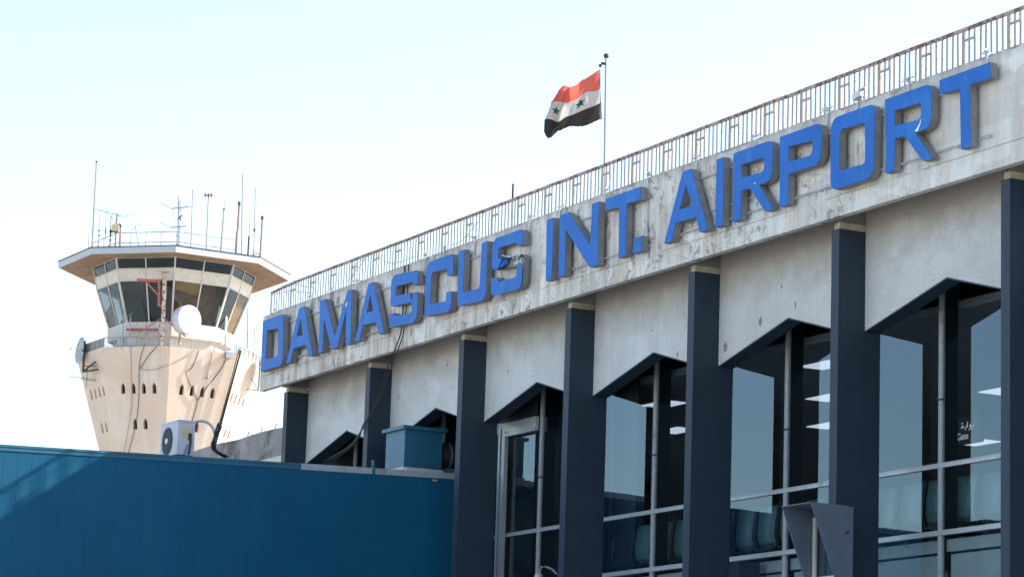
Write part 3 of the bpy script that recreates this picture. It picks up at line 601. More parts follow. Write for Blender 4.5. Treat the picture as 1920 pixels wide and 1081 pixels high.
# duct box and drum on the walkway roof
DB = thing('duct_box', (-51.43, 24.9, 6.95), 'blue sheet metal duct box with a flat lid standing on the walkway roof', 'duct box')
MB().box(-51.87, -51.0, 24.5, 25.34, 7.10, 7.86).build('casing', 'teal', DB)
MB().box(-51.94, -50.93, 24.43, 25.42, 7.86, 7.93).build('lid', 'teal', DB)
pb = MB(); pb.box(-51.97, -50.75, 24.45, 25.56, 6.9, 7.03); pb.box(-51.9, -50.97, 24.47, 25.37, 7.03, 7.098); pb.build('plinth', 'offwhite', DB)
DD = thing('duct_drum', (-51.4, 25.9, 7.0), 'dark round duct drum between the blue duct box and the column', 'duct')
MB().lathe((-51.4, 25.45, 7.44), (0, 1, 0), [(0, 0), (0, .24), (.02, .27), (.38, .27), (.38, 0)], 24).build('drum', 'dark', DD, True)
MB().lathe((-51.4, 25.60, 7.44), (0, 1, 0), [(0, .272), (0, .30), (.05, .30), (.05, .272)], 24).box(-51.6, -51.2, 25.5, 25.75, 7.02, 7.18).build('flange', 'grey', DD)
# air conditioner
AC = thing('air_conditioner', (-51.34, 19.8, 6.82), 'white air conditioner outdoor unit on the walkway roof in front of the tower', 'air conditioner')
zb = 6.90
cs = MB(); cs.box(-51.79, -50.90, 19.63, 19.98, zb, zb + .64); cs.box(-51.80, -50.89, 19.62, 19.99, zb + .64, zb + .665); cs.build('casing', 'acwhite', AC)
gr = MB(); gr.lathe((-51.42, 19.629, zb + .30), (0, -1, 0), [(0, 0), (.004, .26), (.010, .27), (.010, 0)], 32); gr.build('fan_recess', 'dark', AC)
gg = MB()
for q in range(1, 9): gg.lathe((-51.42, 19.615, zb + .30), (0, -1, 0), [(0, .03 * q), (0, .03 * q + .006), (.004, .03 * q + .006), (.004, .03 * q), (0, .03 * q)], 28)
for q in range(12):
    a = math.pi * q / 6; gg.bar((-51.42 + .05 * math.cos(a), 19.613, zb + .30 + .05 * math.sin(a)), (-51.42 + .27 * math.cos(a), 19.613, zb + .30 + .27 * math.sin(a)), .006)
gg.build('fan_grille', 'grey', AC)
MB().lathe((-51.42, 19.612, zb + .30), (0, -1, 0), [(0, 0), (0, .055), (.012, .05), (.012, 0)], 20).build('hub', 'white', AC)
MB().box(-50.8995, -50.893, 19.72, 19.86, zb + .33, zb + .53).box(-50.8925, -50.885, 19.72, 19.86, zb + .42, zb + .53).build('label_plate', 'yellow', AC)
v_ = MB(); v_.tube([(-50.88, 19.88, zb + .42), (-50.86, 19.89, zb + .25), (-50.87, 19.87, zb + .02)], .022, 8); v_.tube([(-50.88, 19.84, zb + .2), (-50.86, 19.80, zb + .1), (-50.87, 19.77, zb + .0)], .008, 6); v_.box(-50.899, -50.87, 19.85, 19.91, zb + .3, zb + .42); v_.build('service_valve', 'dark', AC)
for xx in (-51.65, -51.05): MB().box(xx - .03, xx + .03, 19.62, 20.0, zt(19.6) , zb).build('foot', 'grey', AC)
cable('insulated_hose', [(-50.9, 19.90, 7.30), (-50.92, 19.92, 7.44), (-50.94, 19.97, 7.54), (-50.95, 20.06, 7.58), (-50.95, 20.2, 7.585), (-50.94, 20.32, 7.52), (-50.9, 20.37, 7.41), (-50.85, 20.38, 7.32)], .026, 'grey insulated hose arching from the air conditioner to the black cable bundle', 'hose', 8)
for k, (dx_, dy_) in enumerate(((0, 0), (.03, .03), (-.03, .02), (.02, -.035))):
    cable('cable_bundle', [(-50.6 + dx_, 20.36 + dy_, 7.44 + .03 * k), (-50.6 + dx_, 20.30 + dy_, 7.33), (-50.6 + dx_, 20.26, 7.22), (-50.6 + dx_, 20.245 + dy_, 7.12), (-50.6 + dx_, 20.28 + dy_, 7.0), (-50.6 + dx_, 20.40 + dy_, 6.93 + .012 * k), (-50.7 + dx_, 20.56 + dy_, 6.90 + .012 * k)], .018, 'thick black cable of the bundle turning down onto the walkway roof', 'black', 8).__setitem__('group', 'black cables bundled beside the air conditioner')
SCL[0] = 1.0
# window hood on the fourth column from the left... the right hand column
HD = thing('window_hood', (-36.9, 24.9, 2.9), 'grey sheet metal hood with slanting sides over a small window before a column', 'window hood')
hm = MB()
def prism(mb, x0, x1, yz, mi=0):
    n = len(yz); mb.add([(x, y, z) for x in (x0, x1) for y, z in yz], [tuple(range(n)), tuple(range(n, 2 * n))] + [(i, (i + 1) % n, n + (i + 1) % n, n + i) for i in range(n)], mi)
prism(hm, -36.515, -36.5, [(24.50, 5.14), (25.29, 5.14), (25.29, 3.05), (25.255, 3.3)]); hm.build('side_panel', 'grey', HD)
hm = MB(); prism(hm, -37.31, -37.295, [(24.50, 5.14), (25.20, 5.14), (25.20, 3.4)]); hm.build('side_panel', 'grey', HD)
hm = MB(); hm.box(-37.31, -36.5, 24.49, 25.20, 5.141, 5.155); hm.build('top_panel', 'grey', HD)
hm = MB(); hm.box(-37.29, -37.05, 25.14, 25.20, 2.9, 5.13).box(-37.29, -36.52, 25.17, 25.215, 2.9, 5.13); hm.build('back_panel', 'grey', HD)
wf = MB(); wf.box(-37.28, -37.20, 25.06, 25.10, 3.0, 5.02).box(-36.60, -36.53, 25.06, 25.10, 3.0, 5.02).box(-37.20, -36.60, 25.06, 25.10, 4.94, 5.02).box(-37.20, -36.60, 25.06, 25.10, 4.02, 4.08); wf = wf.build('window', 'offwhite', HD)
MB().add([(-37.2, 25.085, 3.0), (-36.6, 25.085, 3.0), (-36.6, 25.085, 4.94), (-37.2, 25.085, 4.94)], [(0, 1, 2, 3)]).build('pane', 'glass', HD).parent = wf
MB().bar((-36.499, 25.14, 4.72), (-36.48, 25.20, 4.75), .02, .03).build('handle', 'dark', HD)
LP = thing('gooseneck_lamp', (-47.9, 26.0, 3.6), 'small grey gooseneck lamp at the foot of the windows beside a column', 'lamp')
MB().tube([(-47.93, 26.0, 3.6), (-47.93, 26.0, 4.95), (-47.88, 26.0, 5.01), (-47.7, 26.0, 5.0), (-47.46, 26.0, 4.94), (-47.25, 26.0, 4.83)], .022, 8).build('arm', 'steel', LP)
MB().lathe((-47.95, 25.98, 4.8), (0, 0, 1), [(0, .09), (.06, .08), (.1, .03), (.1, 0)], 14).build('shade', 'galv', LP)
# lower wing beyond the end of the terminal
WG = thing('low_wing', (-66, 30, G0), 'low bare grey wing of the terminal beyond its far left end', 'building wing')
mb = MB(); xs = [-82 + .25 * i for i in range(93)]
top = [9.14 + .015 * math.sin(x * 2.1) + rnd.uniform(-.008, .008) for x in xs]
n = len(xs); mb.add([(x, 26.1, G0) for x in xs] + [(x, 26.1, z) for x, z in zip(xs, top)] + [(x, 26.4, z) for x, z in zip(xs, top)] + [(x, 26.4, G0) for x in xs], [(a * n + i, a * n + i + 1, (a + 1) * n + i + 1, (a + 1) * n + i) for i in range(n - 1) for a in range(3)] + [(0, n, 2 * n, 3 * n)])
mb.build('wall', 'wing', WG)
MB().box(-82, -59.02, 26.41, 40, G0, 8.9).build('roof', 'roofing', WG)
MB().box(-82, -59.02, 25.95, 26.098, 8.10, 8.42).build('ledge', 'offwhite', WG)
for k, x in enumerate((-59.5, -60.25, -61.0, -61.75, -62.6, -63.4)):
    lw = MB().tube([(x, 26.25, 9.1), (x + .02, 26.25, 9.22), (x + .1, 26.24, 9.29), (x + .22, 26.25, 9.27), (x + .26, 26.25, 9.2)], .02, 6).build('wire_loop', 'galv')
    tag(lw, 'bent reinforcement wire loop sticking up from the low grey wing wall', 'wire loop', 'wire loops on the low wing wall')
# ------------------------------------------------------------------ flag and pole
FP = thing('flagpole', (-52.75, 30, 11.2), 'slim grey flagpole with a ball finial rising behind the roof railing', 'flagpole')
MB().tube([(-52.83, 30, 11.2), (-52.91, 30, 13.92), (-52.985, 30, 16.84)], .034, 10, .026).build('pole', 'steel', FP)
MB().lathe((-52.985, 30, 16.83), (0, 0, 1), [(0, 0), (.01, .035), (.03, .055), (.06, .062), (.09, .055), (.11, .035), (.12, 0)], 16).build('finial', 'dark', FP, True)
pu = MB(); pu.bar((-52.98, 30, 16.70), (-53.03, 29.90, 16.72), .045, .05); pu.lathe((-53.03, 29.88, 16.66), (.88, -.47, 0), [(-.02, 0), (-.02, .035), (.02, .035), (.02, 0)], 12); pu.build('pulley', 'dark', FP)
MB().tube([(-53.03, 29.885, 16.68), (-53.0, 29.90, 15.4), (-52.95, 29.93, 13.5), (-52.9, 29.95, 12.2)], .006, 5).build('halyard', 'galv', FP)
cols = [[(-53.02, 29.87, 16.57), (-53.0, 29.89, 16.13), (-52.99, 29.91, 15.83), (-52.98, 29.93, 15.45)], [(-53.08, 29.75, 16.46), (-53.08, 29.76, 16.06), (-53.06, 29.78, 15.75), (-53.07, 29.78, 15.38)],
        [(-53.17, 29.6, 16.34), (-53.16, 29.61, 16.02), (-53.14, 29.64, 15.66), (-53.15, 29.63, 15.31)], [(-53.26, 29.43, 16.23), (-53.26, 29.44, 15.86), (-53.24, 29.47, 15.56), (-53.25, 29.46, 15.25)],
        [(-53.34, 29.3, 16.18), (-53.33, 29.31, 15.83), (-53.33, 29.31, 15.48), (-53.34, 29.29, 15.21)], [(-53.4, 29.19, 16.15), (-53.4, 29.2, 15.81), (-53.41, 29.17, 15.44), (-53.42, 29.15, 15.15)],
        [(-53.47, 29.07, 16.01), (-53.46, 29.08, 15.79), (-53.49, 29.04, 15.4), (-53.49, 29.04, 15.09)], [(-53.53, 28.96, 15.86), (-53.52, 28.97, 15.75), (-53.57, 28.89, 15.385), (-53.56, 28.90, 15.03)], [(-53.54, 28.94, 15.83), (-53.53, 28.95, 15.745), (-53.60, 28.83, 15.36), (-53.60, 28.83, 15.10)]]
cols = [[Vector(p) for p in c] for c in cols]
VD = Vector((.87, -.49, 0)); FD = Vector((-.46, -.885, 0))
def cr(p0, p1, p2, p3, t): return .5 * ((2 * p1) + (p2 - p0) * t + (2 * p0 - 5 * p1 + 4 * p2 - p3) * t * t + (3 * p1 - p0 - 3 * p2 + p3) * t ** 3)
def cloth(u, v):
    """u 0..1 hoist to fly, v 0..3 top to bottom"""
    q = u * (len(cols) - 1); i = min(int(q), len(cols) - 2); t = q - i
    g = lambda k: cols[max(0, min(len(cols) - 1, k))]
    c = [cr(g(i - 1)[j], g(i)[j], g(i + 1)[j], g(i + 2)[j], t) for j in range(4)]
    j = min(int(v), 2); s = v - j; p = c[j].lerp(c[j + 1], s)
    d = .17 * math.sin(u * 11 - v * 1.5 + .6) * (u ** .4) + .06 * math.sin(u * 21 + v * 1.7) * u + .02 * math.sin(v * 4 + u * 5)
    s_ = (u - .30 - .13 * v) / .075; d += .13 * math.exp(-s_ * s_) * min(1, u * 4)
    s_ = (u - .52 - .10 * v) / .05; d -= .07 * math.exp(-s_ * s_)
    return p + VD * d
NU, NV = 60, 10
FG = MB(); ids = {}
for a in range(NU + 1):
    for b in range(3 * NV + 1):
        u = a / NU; v = b / NV
        p = cloth(u, v)
        if a == NU: p += FD * rnd.uniform(-.02, .012)
        if b == 0: p += Vector((0, 0, rnd.uniform(-.015, .008)))
        if b == 3 * NV: p += Vector((0, 0, rnd.uniform(-.008, .006)))
        FG.v.append(tuple(p))
W_ = 3 * NV + 1
for a in range(NU):
    for b in range(3 * NV):
        FG.f.append((a * W_ + b, (a + 1) * W_ + b, (a + 1) * W_ + b + 1, a * W_ + b + 1)); FG.mi.append(b // NV)
def cloth_mat(name, col, tr=.5):
    k = NT(name); t = k.t; out = t.nodes['Material Output']
    w = k.ramp(k.noise(90, 3), [(.3, tuple(c * .9 for c in col)), (.7, col)]); k.base(w); k.set(Roughness=.9, Specular_IOR_Level=.1)
    tl = t.nodes.new('ShaderNodeBsdfTranslucent'); tl.inputs[0].default_value = (*col, 1); mx = t.nodes.new('ShaderNodeMixShader'); mx.inputs[0].default_value = tr
    k.link(k.b.outputs[0], mx.inputs[1]); k.link(tl.outputs[0], mx.inputs[2]); k.link(mx.outputs[0], out.inputs[0]); MAT[name] = k.m; return name
ms = [cloth_mat('faded red cloth', (.50, .11, .08)), cloth_mat('white cloth', (.40, .385, .38), .4), cloth_mat('black cloth', (.035, .031, .028), .3)]
cloth_mat('green cloth', (.015, .11, .05), .3)
fo = FG.build('flag', ms, None, True)
tag(fo, 'tattered red white and black flag with two green stars flying from the roof pole', 'flag')
for (su, sv) in ((.755, 1.5), (.335, 1.5)):
    sp = []
    for k in range(10):
        a = math.pi / 2 + k * math.pi / 5; rr = .104 if k % 2 == 0 else .041
        sp.append((rr * math.cos(a), rr * math.sin(a)))
    st = MB(); L_ = 1.32
    def sp3(x, z, s): 
        u = su - x / L_; q = cloth(u, 0); top, bot = cloth(u, 1.0001), cloth(u, 1.9999); H = (top - bot).length
        return cloth(u, min(1.98, max(1.02, sv - z / H))) + VD * .012 * s
    for s in (1,):
        c0 = sp3(0, 0, s); vs_ = [c0]; fs_ = []
        fine = []
        for k in range(10):
            x0_, z0_ = sp[k]; x1_, z1_ = sp[(k + 1) % 10]
            for h in range(3): fine.append((x0_ + (x1_ - x0_) * h / 3, z0_ + (z1_ - z0_) * h / 3))
        rings = [[sp3(x * g, z * g, s) for x, z in fine] for g in (.5, 1.)]
        m_ = len(fine); vs_ += rings[0] + rings[1]
        fs_ += [(0, 1 + k, 1 + (k + 1) % m_) for k in range(m_)] + [(1 + k, 1 + m_ + k, 1 + m_ + (k + 1) % m_, 1 + (k + 1) % m_) for k in range(m_)]
        st.add(vs_, fs_)
    st.build('star', 'green cloth', fo, True)
# ------------------------------------------------------------------ control tower
AX = Vector((-168.215, 64.059, 0)); CA = R(-20.8476)
def ring(z, r, k, off=0.): a = CA + R(45) * k + off; return Vector((AX.x + r * math.cos(a), AX.y + r * math.sin(a), z))
TW = thing('control_tower', (AX.x, AX.y, G0), 'beige octagonal control tower with glazed cab, wide brown soffit roof and pointed slit windows', 'control tower')
ZD, ZL, RD, RL_ = 28.66, 22.51, 5.86, 4.02
rad = lambda z: RL_ + (RD - RL_) * (z - ZL) / (ZD - ZL)
def facet(k, z0, r0, z1, r1):
    a, b, c, d = ring(z0, r0, k), ring(z0, r0, k + 1), ring(z1, r1, k + 1), ring(z1, r1, k); return a, b, c, d
ZN = 17.5
sh = MB()
lanc = []
for k in range(-4, 4):
    a, b, c, d = facet(k, ZN, rad(ZN), ZD, rad(ZD))
    mid0 = (a + b) / 2; ex = (b - a).normalized(); ez = ((c + d) / 2 - mid0); H = ez.length; ez.normalize(); nn = ex.cross(ez).normalized()
    if nn.dot(mid0 - Vector((AX.x, AX.y, mid0.z))) < 0: nn = -nn
    toz = lambda z: (z - ZN) / (ZD - ZN) * H
    out = [(-(b - a).length / 2, 0), ((b - a).length / 2, 0), ((c - d).length / 2, H), (-(c - d).length / 2, H)]
    holes = []
    for zb, cnt in ((25.85, 4), (23.72, 2)):
        for j in range(cnt):
            x = (j - (cnt - 1) / 2) * .69; w, h = .135, .68; z0 = toz(zb)
            hl = [(x - w, z0), (x + w, z0), (x + w, z0 + h * .62), (x + w * .72, z0 + h * .8), (x, z0 + h * 1.02), (x - w * .72, z0 + h * .8), (x - w, z0 + h * .62)]
            holes.append(hl)
    fn = lambda x, z, dd: mid0 + ex * x + ez * z - nn * dd
    loops = [[Vector(p) for p in out]] + [[Vector(p) for p in hl] for hl in holes]
    slab(sh, loops, fn, 0, .3, back=False, side=False)
    for hl in holes:
        n = len(hl); sh.add([fn(p[0], p[1], dd) for dd in (0, .34) for p in hl], [(i, (i + 1) % n, n + (i + 1) % n, n + i) for i in range(n)])
        lanc.append((hl, fn))
    z1, r1 = ZN, rad(ZN); sh.add(list(facet(k, G0, r1, z1, r1)), [(0, 1, 2, 3)])
    # balcony floor and the inside of the parapet
    sh.add(list(facet(k, ZD, RD, ZD, RD - .25)), [(0, 1, 2, 3)]); sh.add(list(facet(k, ZD, RD - .25, ZD - .4, RD - .28)), [(0, 1, 2, 3)]); sh.add([ring(ZD - .4, RD - .2, k), ring(ZD - .4, RD - .2, k + 1), ring(ZD - .4, 2.6, k + 1), ring(ZD - .4, 2.6, k)], [(0, 1, 2, 3)])
sh.build('shaft', 'tower', TW)
for hl, fn in lanc:
    w = MB(); n = len(hl); w.add([fn(p[0], p[1], .26) for p in hl], [tuple(range(n))])
    w.add([fn(hl[0][0] - .02, hl[0][1] - .04, -.02), fn(hl[1][0] + .02, hl[1][1] - .04, -.02), fn(hl[1][0] + .02, hl[1][1], -.02), fn(hl[0][0] - .02, hl[0][1], -.02), fn(hl[0][0] - .02, hl[0][1] - .04, .1), fn(hl[1][0] + .02, hl[1][1] - .04, .1), fn(hl[1][0] + .02, hl[1][1], .1), fn(hl[0][0] - .02, hl[0][1], .1)], [(0, 1, 2, 3), (3, 2, 6, 7), (0, 4, 5, 1)], 1)
    w.add([fn(0 * p + (hl[0][0] + hl[1][0]) / 2 + s, hl[0][1] + q, .25) for p, s, q in ((0, -.015, 0), (0, .015, 0), (0, .015, .6), (0, -.015, .6))], [(0, 1, 2, 3)], 1)
    w.build('slit_window', ['dark', 'tower'], TW)
# cab
CR = [(28.3, 3.62), (29.55, 3.70), (30.45, 3.95), (30.51, 3.91), (32.98, 4.82), (33.78, 5.00), (34.42, 5.19)]
cw = MB(); low = MB(); band = MB()
for k in range(-4, 4):
    low.add(list(facet(k, 28.26, 3.55, 29.50, 3.62)), [(0, 1, 2, 3)]); low.add(list(facet(k, 29.50, 3.62, 29.62, 3.98)), [(0, 1, 2, 3)]); low.add(list(facet(k, 29.62, 3.98, 30.50, 4.02)), [(0, 1, 2, 3)]); low.add(list(facet(k, 30.50, 4.02, 30.50, 3.4)), [(0, 1, 2, 3)])
    band.add(list(facet(k, 33.0, 4.83, 33.72, 4.99)), [(0, 1, 2, 3)]); band.add(list(facet(k, 33.0, 4.83, 33.0, 4.6)), [(0, 1, 2, 3)]); band.add(list(facet(k, 33.72, 4.99, 33.72, 4.7)), [(0, 1, 2, 3)])
low.build('cab_wall', 'offwhite', TW); band.build('panel_band', 'offwhite', TW)
for k in range(-4, 4):
    w = MB()
    for (z0, r0, z1, r1, wd) in ((30.5, 3.91, 33.0, 4.82, .12), (33.72, 4.98, 34.4, 5.17, .10)):
        a, b, c, d = facet(k, z0, r0, z1, r1)
        w.bar((a + b) / 2, (c + d) / 2, .07); w.bar(a, d, wd); w.bar(d, c, .07); w.bar(a, b, .07)
    a, b, c, d = facet(k, 33.0, 4.85, 33.72, 5.01); w.bar((a + b) / 2, (c + d) / 2, .04); w.bar(a, d, .05)
    fr = w.build('cab_window', 'offwhite', TW)
    for (z0, r0, z1, r1) in ((30.52, 3.90, 32.99, 4.80), (33.73, 4.96, 34.41, 5.15)):
        a, b, c, d = facet(k, z0, r0, z1, r1); e, f = (a + b) / 2, (c + d) / 2
        for q in ((a, e, f, d), (e, b, c, f)):
            MB().add(list(q), [(0, 1, 2, 3)]).build('pane', 'cabglass', TW).parent = fr
it = MB()
it.add([ring(30.3, 3.4, k) for k in range(8)], [tuple(range(8))]); it.add([ring(33.75, 4.9, k) for k in range(8)], [tuple(range(8))])
it.build('cab_interior', 'soffit', TW)
for k in range(-4, 4):
    lw = MB(); lw.add(list(facet(k, 30.3, 2.6, 33.75, 3.2)), [(0, 1, 2, 3)]); lw.build('cab_lining', 'greyblind' if k == -1 else 'brownwall', TW)
    a, b, c, d = facet(k, 30.55, 3.85, 32.95, 4.72); e, f = (a + b) / 2, (c + d) / 2
    if k in (1, 2): MB().add([e, b, c, f], [(0, 1, 2, 3)]).build('window_blind', 'amber', TW)
    if k == -1:
        MB().add([a, a.lerp(b, .48), d.lerp(c, .48), d], [(0, 1, 2, 3)]).build('window_blind', 'greyblind', TW)
    if k == -2:
        MB().add([a.lerp(d, .0), e, e.lerp(f, .62), a.lerp(d, .42)], [(0, 1, 2, 3)]).build('window_blind', 'brownwall', TW)
    if k == 0:
        MB().add([d.lerp(a, .2), f.lerp(e, .3), f, d], [(0, 1, 2, 3)]).build('window_blind', 'amber', TW)
ds = MB()
for k in range(8): ds.add(list(facet(k, 30.3, 3.2, 31.1, 3.2)), [(0, 1, 2, 3)]); ds.add(list(facet(k, 31.1, 3.2, 31.1, 2.2)), [(0, 1, 2, 3)])
ds.build('console_desk', 'darkframe', TW)
# roof
rf = MB(); so2 = MB(); fa = MB()
for k in range(-4, 4):
    fa.add(list(facet(k, 34.26, 7.35, 34.64, 7.35)), [(0, 1, 2, 3)]); fa.add(list(facet(k, 34.26, 7.35, 34.26, 7.25)), [(0, 1, 2, 3)])
    rf.add(list(facet(k, 34.64, 7.38, 34.70, 7.40)), [(0, 1, 2, 3)]); rf.add(list(facet(k, 34.70, 7.40, 34.72, 7.0)), [(0, 1, 2, 3)]); rf.add(list(facet(k, 34.64, 7.38, 34.64, 7.3)), [(0, 1, 2, 3)])
    so2.add(list(facet(k, 34.262, 7.27, 34.42, 4.6)), [(0, 1, 2, 3)])
rf.add([ring(34.72, 7.0, k) for k in range(8)], [tuple(range(8))])
fa.build('fascia', 'fascia_grey', TW); rf.build('roof_edge', 'dark', TW); so2.build('soffit', 'soffit', TW)
rr_ = MB()
for k in range(-4, 4):
    for z in (35.96, 35.32): rr_.tube([ring(z, 5.3, k), ring(z, 5.3, k + 1)], .028, 6)
    for j in range(4): 
        p = ring(34.7, 5.3, k).lerp(ring(34.7, 5.3, k + 1), j / 4); rr_.tube([p, p + Vector((0, 0, 1.26))], .026, 6)
rr_.build('roof_railing', 'rail_bracket', TW)
for k in range(-4, 4):
    b_ = MB(); a, b = ring(ZD, RD - .1, k), ring(ZD, RD - .1, k + 1); up = Vector((0, 0, .60))
    b_.tube([a + up, b + up], .032, 6); b_.tube([a + up * .15, b + up * .15], .02, 6)
    for j in range(37): p = a.lerp(b, j / 37); b_.bar(p, p + up, .022 if j % 6 else .05)
    o = b_.build('balcony_railing', 'railgrey', TW)
for (k, t0, t1) in ((-2, .05, .5), (-2, .52, .98), (-1, .18, .32), (-1, .33, .52), (1, .15, .5), (1, .55, .95), (2, .1, .6)):
    a, b = ring(ZD, RD - .16, k), ring(ZD, RD - .16, k + 1); p, q = a.lerp(b, t0), a.lerp(b, t1); h = Vector((0, 0, .55)); e = Vector((0, 0, .05))
    MB().bar((p + h / 2 + e), (q + h / 2 + e), .02, .5).build('balcony_panel', 'galv' if k < 0 else 'white', TW)
# clutter on the balcony
pp = MB(); pp.tube([ring(30.0, 4.35, -1).lerp(ring(30.0, 4.35, 0), .1), ring(29.95, 4.35, -1).lerp(ring(29.95, 4.35, 0), .75)], .07, 8); tag(pp.build('balcony_pipe', 'red'), 'rusty pipe lying along the cab wall above the tower balcony', 'pipe')
# antennas
def mast(base, top, r, mat, label, name='whip_antenna', sleeve=None, extra=None):
    b, t = Vector(base), Vector(top); b.z = 34.7 if b.z > 34 else b.z
    o = thing(name, b, label, 'antenna', None)
    MB().tube([b, t], r * 1.15, 6, r).build('mast', mat, o)
    if sleeve:
        for (f0, f1, rr, m) in sleeve: MB().tube([b.lerp(t, f0), b.lerp(t, f1)], rr, 7).build('sleeve', m, o)
    if extra: extra(o, b, t)
    return o
LT = Vector((math.sin(-CA), math.cos(CA), 0)); LT = Vector((-math.sin(CA), math.cos(CA), 0))   # to the right as seen from the apron
Zv = Vector((0, 0, 1))
mast((-166.19, 57.76, 34.9), (-166.21, 57.71, 40.29), .055, 'steel', 'tallest grey whip antenna at the left end of the tower roof', extra=lambda o, b, t: MB().lathe(t, Zv, [(0, 0), (0, .07), (.1, .07), (.1, 0)], 8).build('tip', 'dark', o))
mast((-166.74, 57.71, 35), (-166.75, 57.68, 35.57), .03, 'steel', 'stubby short rod at the far left corner of the tower roof')
mast((-165.69, 58.0, 34.9), (-165.71, 57.96, 36.9), .025, 'steel', 'thin rod with black bands right of the tallest whip on the tower roof', sleeve=[(.38, .42, .06, 'dark'), (.52, .56, .06, 'dark'), (.0, .03, .07, 'dark')])
mast((-165.42, 58.32, 34.9), (-165.44, 58.27, 37.49), .02, 'steel', 'very thin rod with one grey sleeve, second right of the tallest whip', sleeve=[(.35, .5, .05, 'steel')])
mast((-165.19, 58.59, 34.9), (-165.22, 58.52, 36.8), .035, 'steel', 'thin rod with three black insulators beside the yellow box', sleeve=[(.5, .58, .08, 'dark'), (.25, .3, .07, 'dark'), (.02, .07, .08, 'dark'), (.38, .5, .05, 'dark')])
def yagi(o, b, t):
    m = MB(); c = t - Zv * .12
    m.bar(c + LT * -1.35 + Zv * .28, c + LT * .42 - Zv * .1, .03)
    for q in (-1.2, -.8, -.4, 0, .3): p = c + LT * q + Zv * (.28 - .21 * (q + 1.35)); m.bar(p - Vector((.5, .15, -.08)), p + Vector((.5, .15, -.08)), .018)
    m.bar(c + LT * .42 - Zv * .1, c + LT * 1.1 + Zv * .22, .022); m.bar(b + Zv * 1.55, c - LT * .42, .04); m.build('yagi_boom', 'steel', o)
    MB().box(-.01, .01, -.01, .01, 0, 0)
    bx_ = MB(); e = b + Zv * 1.32; p = [e + LT * sx * .21 + Vector((.3, -.1, 0)) * sy + Zv * sz for sx in (-1.3, .7) for sy in (-1, 1) for sz in (-.22, .22)]
    bx_.add(p, [(0, 1, 3, 2), (4, 6, 7, 5), (0, 4, 5, 1), (2, 3, 7, 6), (0, 2, 6, 4), (1, 5, 7, 3)]); bx_.build('yellow_box', 'yellow', o)
mast((-164.98, 58.83, 34.9), (-164.98, 58.83, 37.0), .05, 'pinkrod', 'rusty antenna post carrying a flat yagi and a yellow box', 'antenna_post', extra=yagi)
mast((-164.78, 59.07, 34.9), (-164.79, 59.03, 36.08), .06, 'pinkrod', 'short rusty post with a bent dark head right of the yellow box', 'antenna_post', extra=lambda o, b, t: MB().tube([t, t + Zv * .15, t + Zv * .2 - LT * .12], .07, 6).build('head', 'dark', o))
def cross(o, b, t): MB().bar(t - LT * .33 - Zv * .22 - Zv * .15, t + LT * .4 + Zv * .18 - Zv * .1, .028).bar(t - Zv * .1, t + Zv * .3 - LT * .06, .02).build('cross_arm', 'steel', o)
mast((-163.93, 60.04, 34.9), (-164.06, 59.7, 36.2), .03, 'steel', 'leaning crossed antenna on the roof left of the four armed mast', 'crossed_antenna', extra=cross)
def arms(o, b, t):
    m = MB()
    for z in (36.05, 37.25):
        c = Vector((b.x, b.y, z)); m.bar(c - LT * .55 - Zv * .05, c + LT * .42 + Zv * .1, .065); m.bar(c - LT * .6 - Zv * .02, c - LT * 1.2 + Zv * .25, .035); m.bar(c - LT * .45 - Zv * .02, c - LT * .45 - Zv * .75 + Zv * .0, .012)
        m.bar(c - LT * .15 + Zv * .12, c - LT * .3 + Zv * .42, .02)
    m.build('dipole_arms', 'steel', o)
    x_ = MB(); c = Vector((b.x, b.y, 36.65)); x_.bar(c - LT * .14 - Zv * .14, c + LT * .14 + Zv * .16, .07); x_.bar(c + LT * .1 - Zv * .12, c - LT * .1 + Zv * .12, .07); x_.build('cross_head', 'dark', o)
    MB().tube([b + LT * .12, t + LT * .12 - Zv * .25], .035, 6).build('mast', 'rail_bracket', o)
    MB().lathe(Vector((b.x, b.y, 34.72)), Zv, [(0, .0), (.0, .02), (.3, .12), (.3, 0)], 8).lathe(Vector((b.x, b.y, 35.5)), Zv, [(0, .0), (.0, .12), (.08, .12), (.08, 0)], 8).build('base', 'galv', o)
mast((-162.38, 61.97, 34.9), (-162.42, 61.85, 38.0), .045, 'steel', 'double mast with four dipole arms at the front corner of the tower roof', 'dipole_mast', extra=arms)
def vane(o, b, t): MB().bar(t - Zv * .98, t - Zv * 1.05 - LT * .3, .035).bar(t - Zv * 1.05 - LT * .3, t - Zv * .85 - LT * .36, .04).build('side_arm', 'steel', o); MB().tube([t - Zv * .15, t + Zv * .05], .05, 6).build('tip', 'steel', o)
mast((-162.36, 62.81, 34.9), (-162.39, 62.74, 38.45), .035, 'steel', 'pale mast with a small hooked side arm on the tower roof', extra=vane)
def cups(o, b, t):
    m = MB()
    for q in (-.19, 0, .19): m.lathe(t + LT * q - Zv * .02, Zv, [(0, 0), (0, .07), (.1, .09), (.22, .05), (.22, 0)], 8)
    m.bar(t - LT * .2 + Zv * .05, t + LT * .2 + Zv * .05, .025); m.build('lamp_cluster', 'red', o)
mast((-162.35, 63.83, 34.9), (-162.36, 63.79, 38.25), .045, 'steel', 'pale mast topped by three small red lamps on the tower roof', 'obstruction_light', extra=cups)
mast((-162.33, 64.79, 34.9), (-162.3, 64.85, 37.6), .055, 'steel', 'leaning grey mast with thin tip and ball, right of the red lamps', sleeve=[(.98, 1.0, .08, 'dark')], extra=lambda o, b, t: MB().tube([t, t + Zv * .75], .015, 5).lathe(t + Zv * .22, Zv, [(-.05, 0), (0, .06), (.05, 0)], 8).build('tip', 'steel', o))
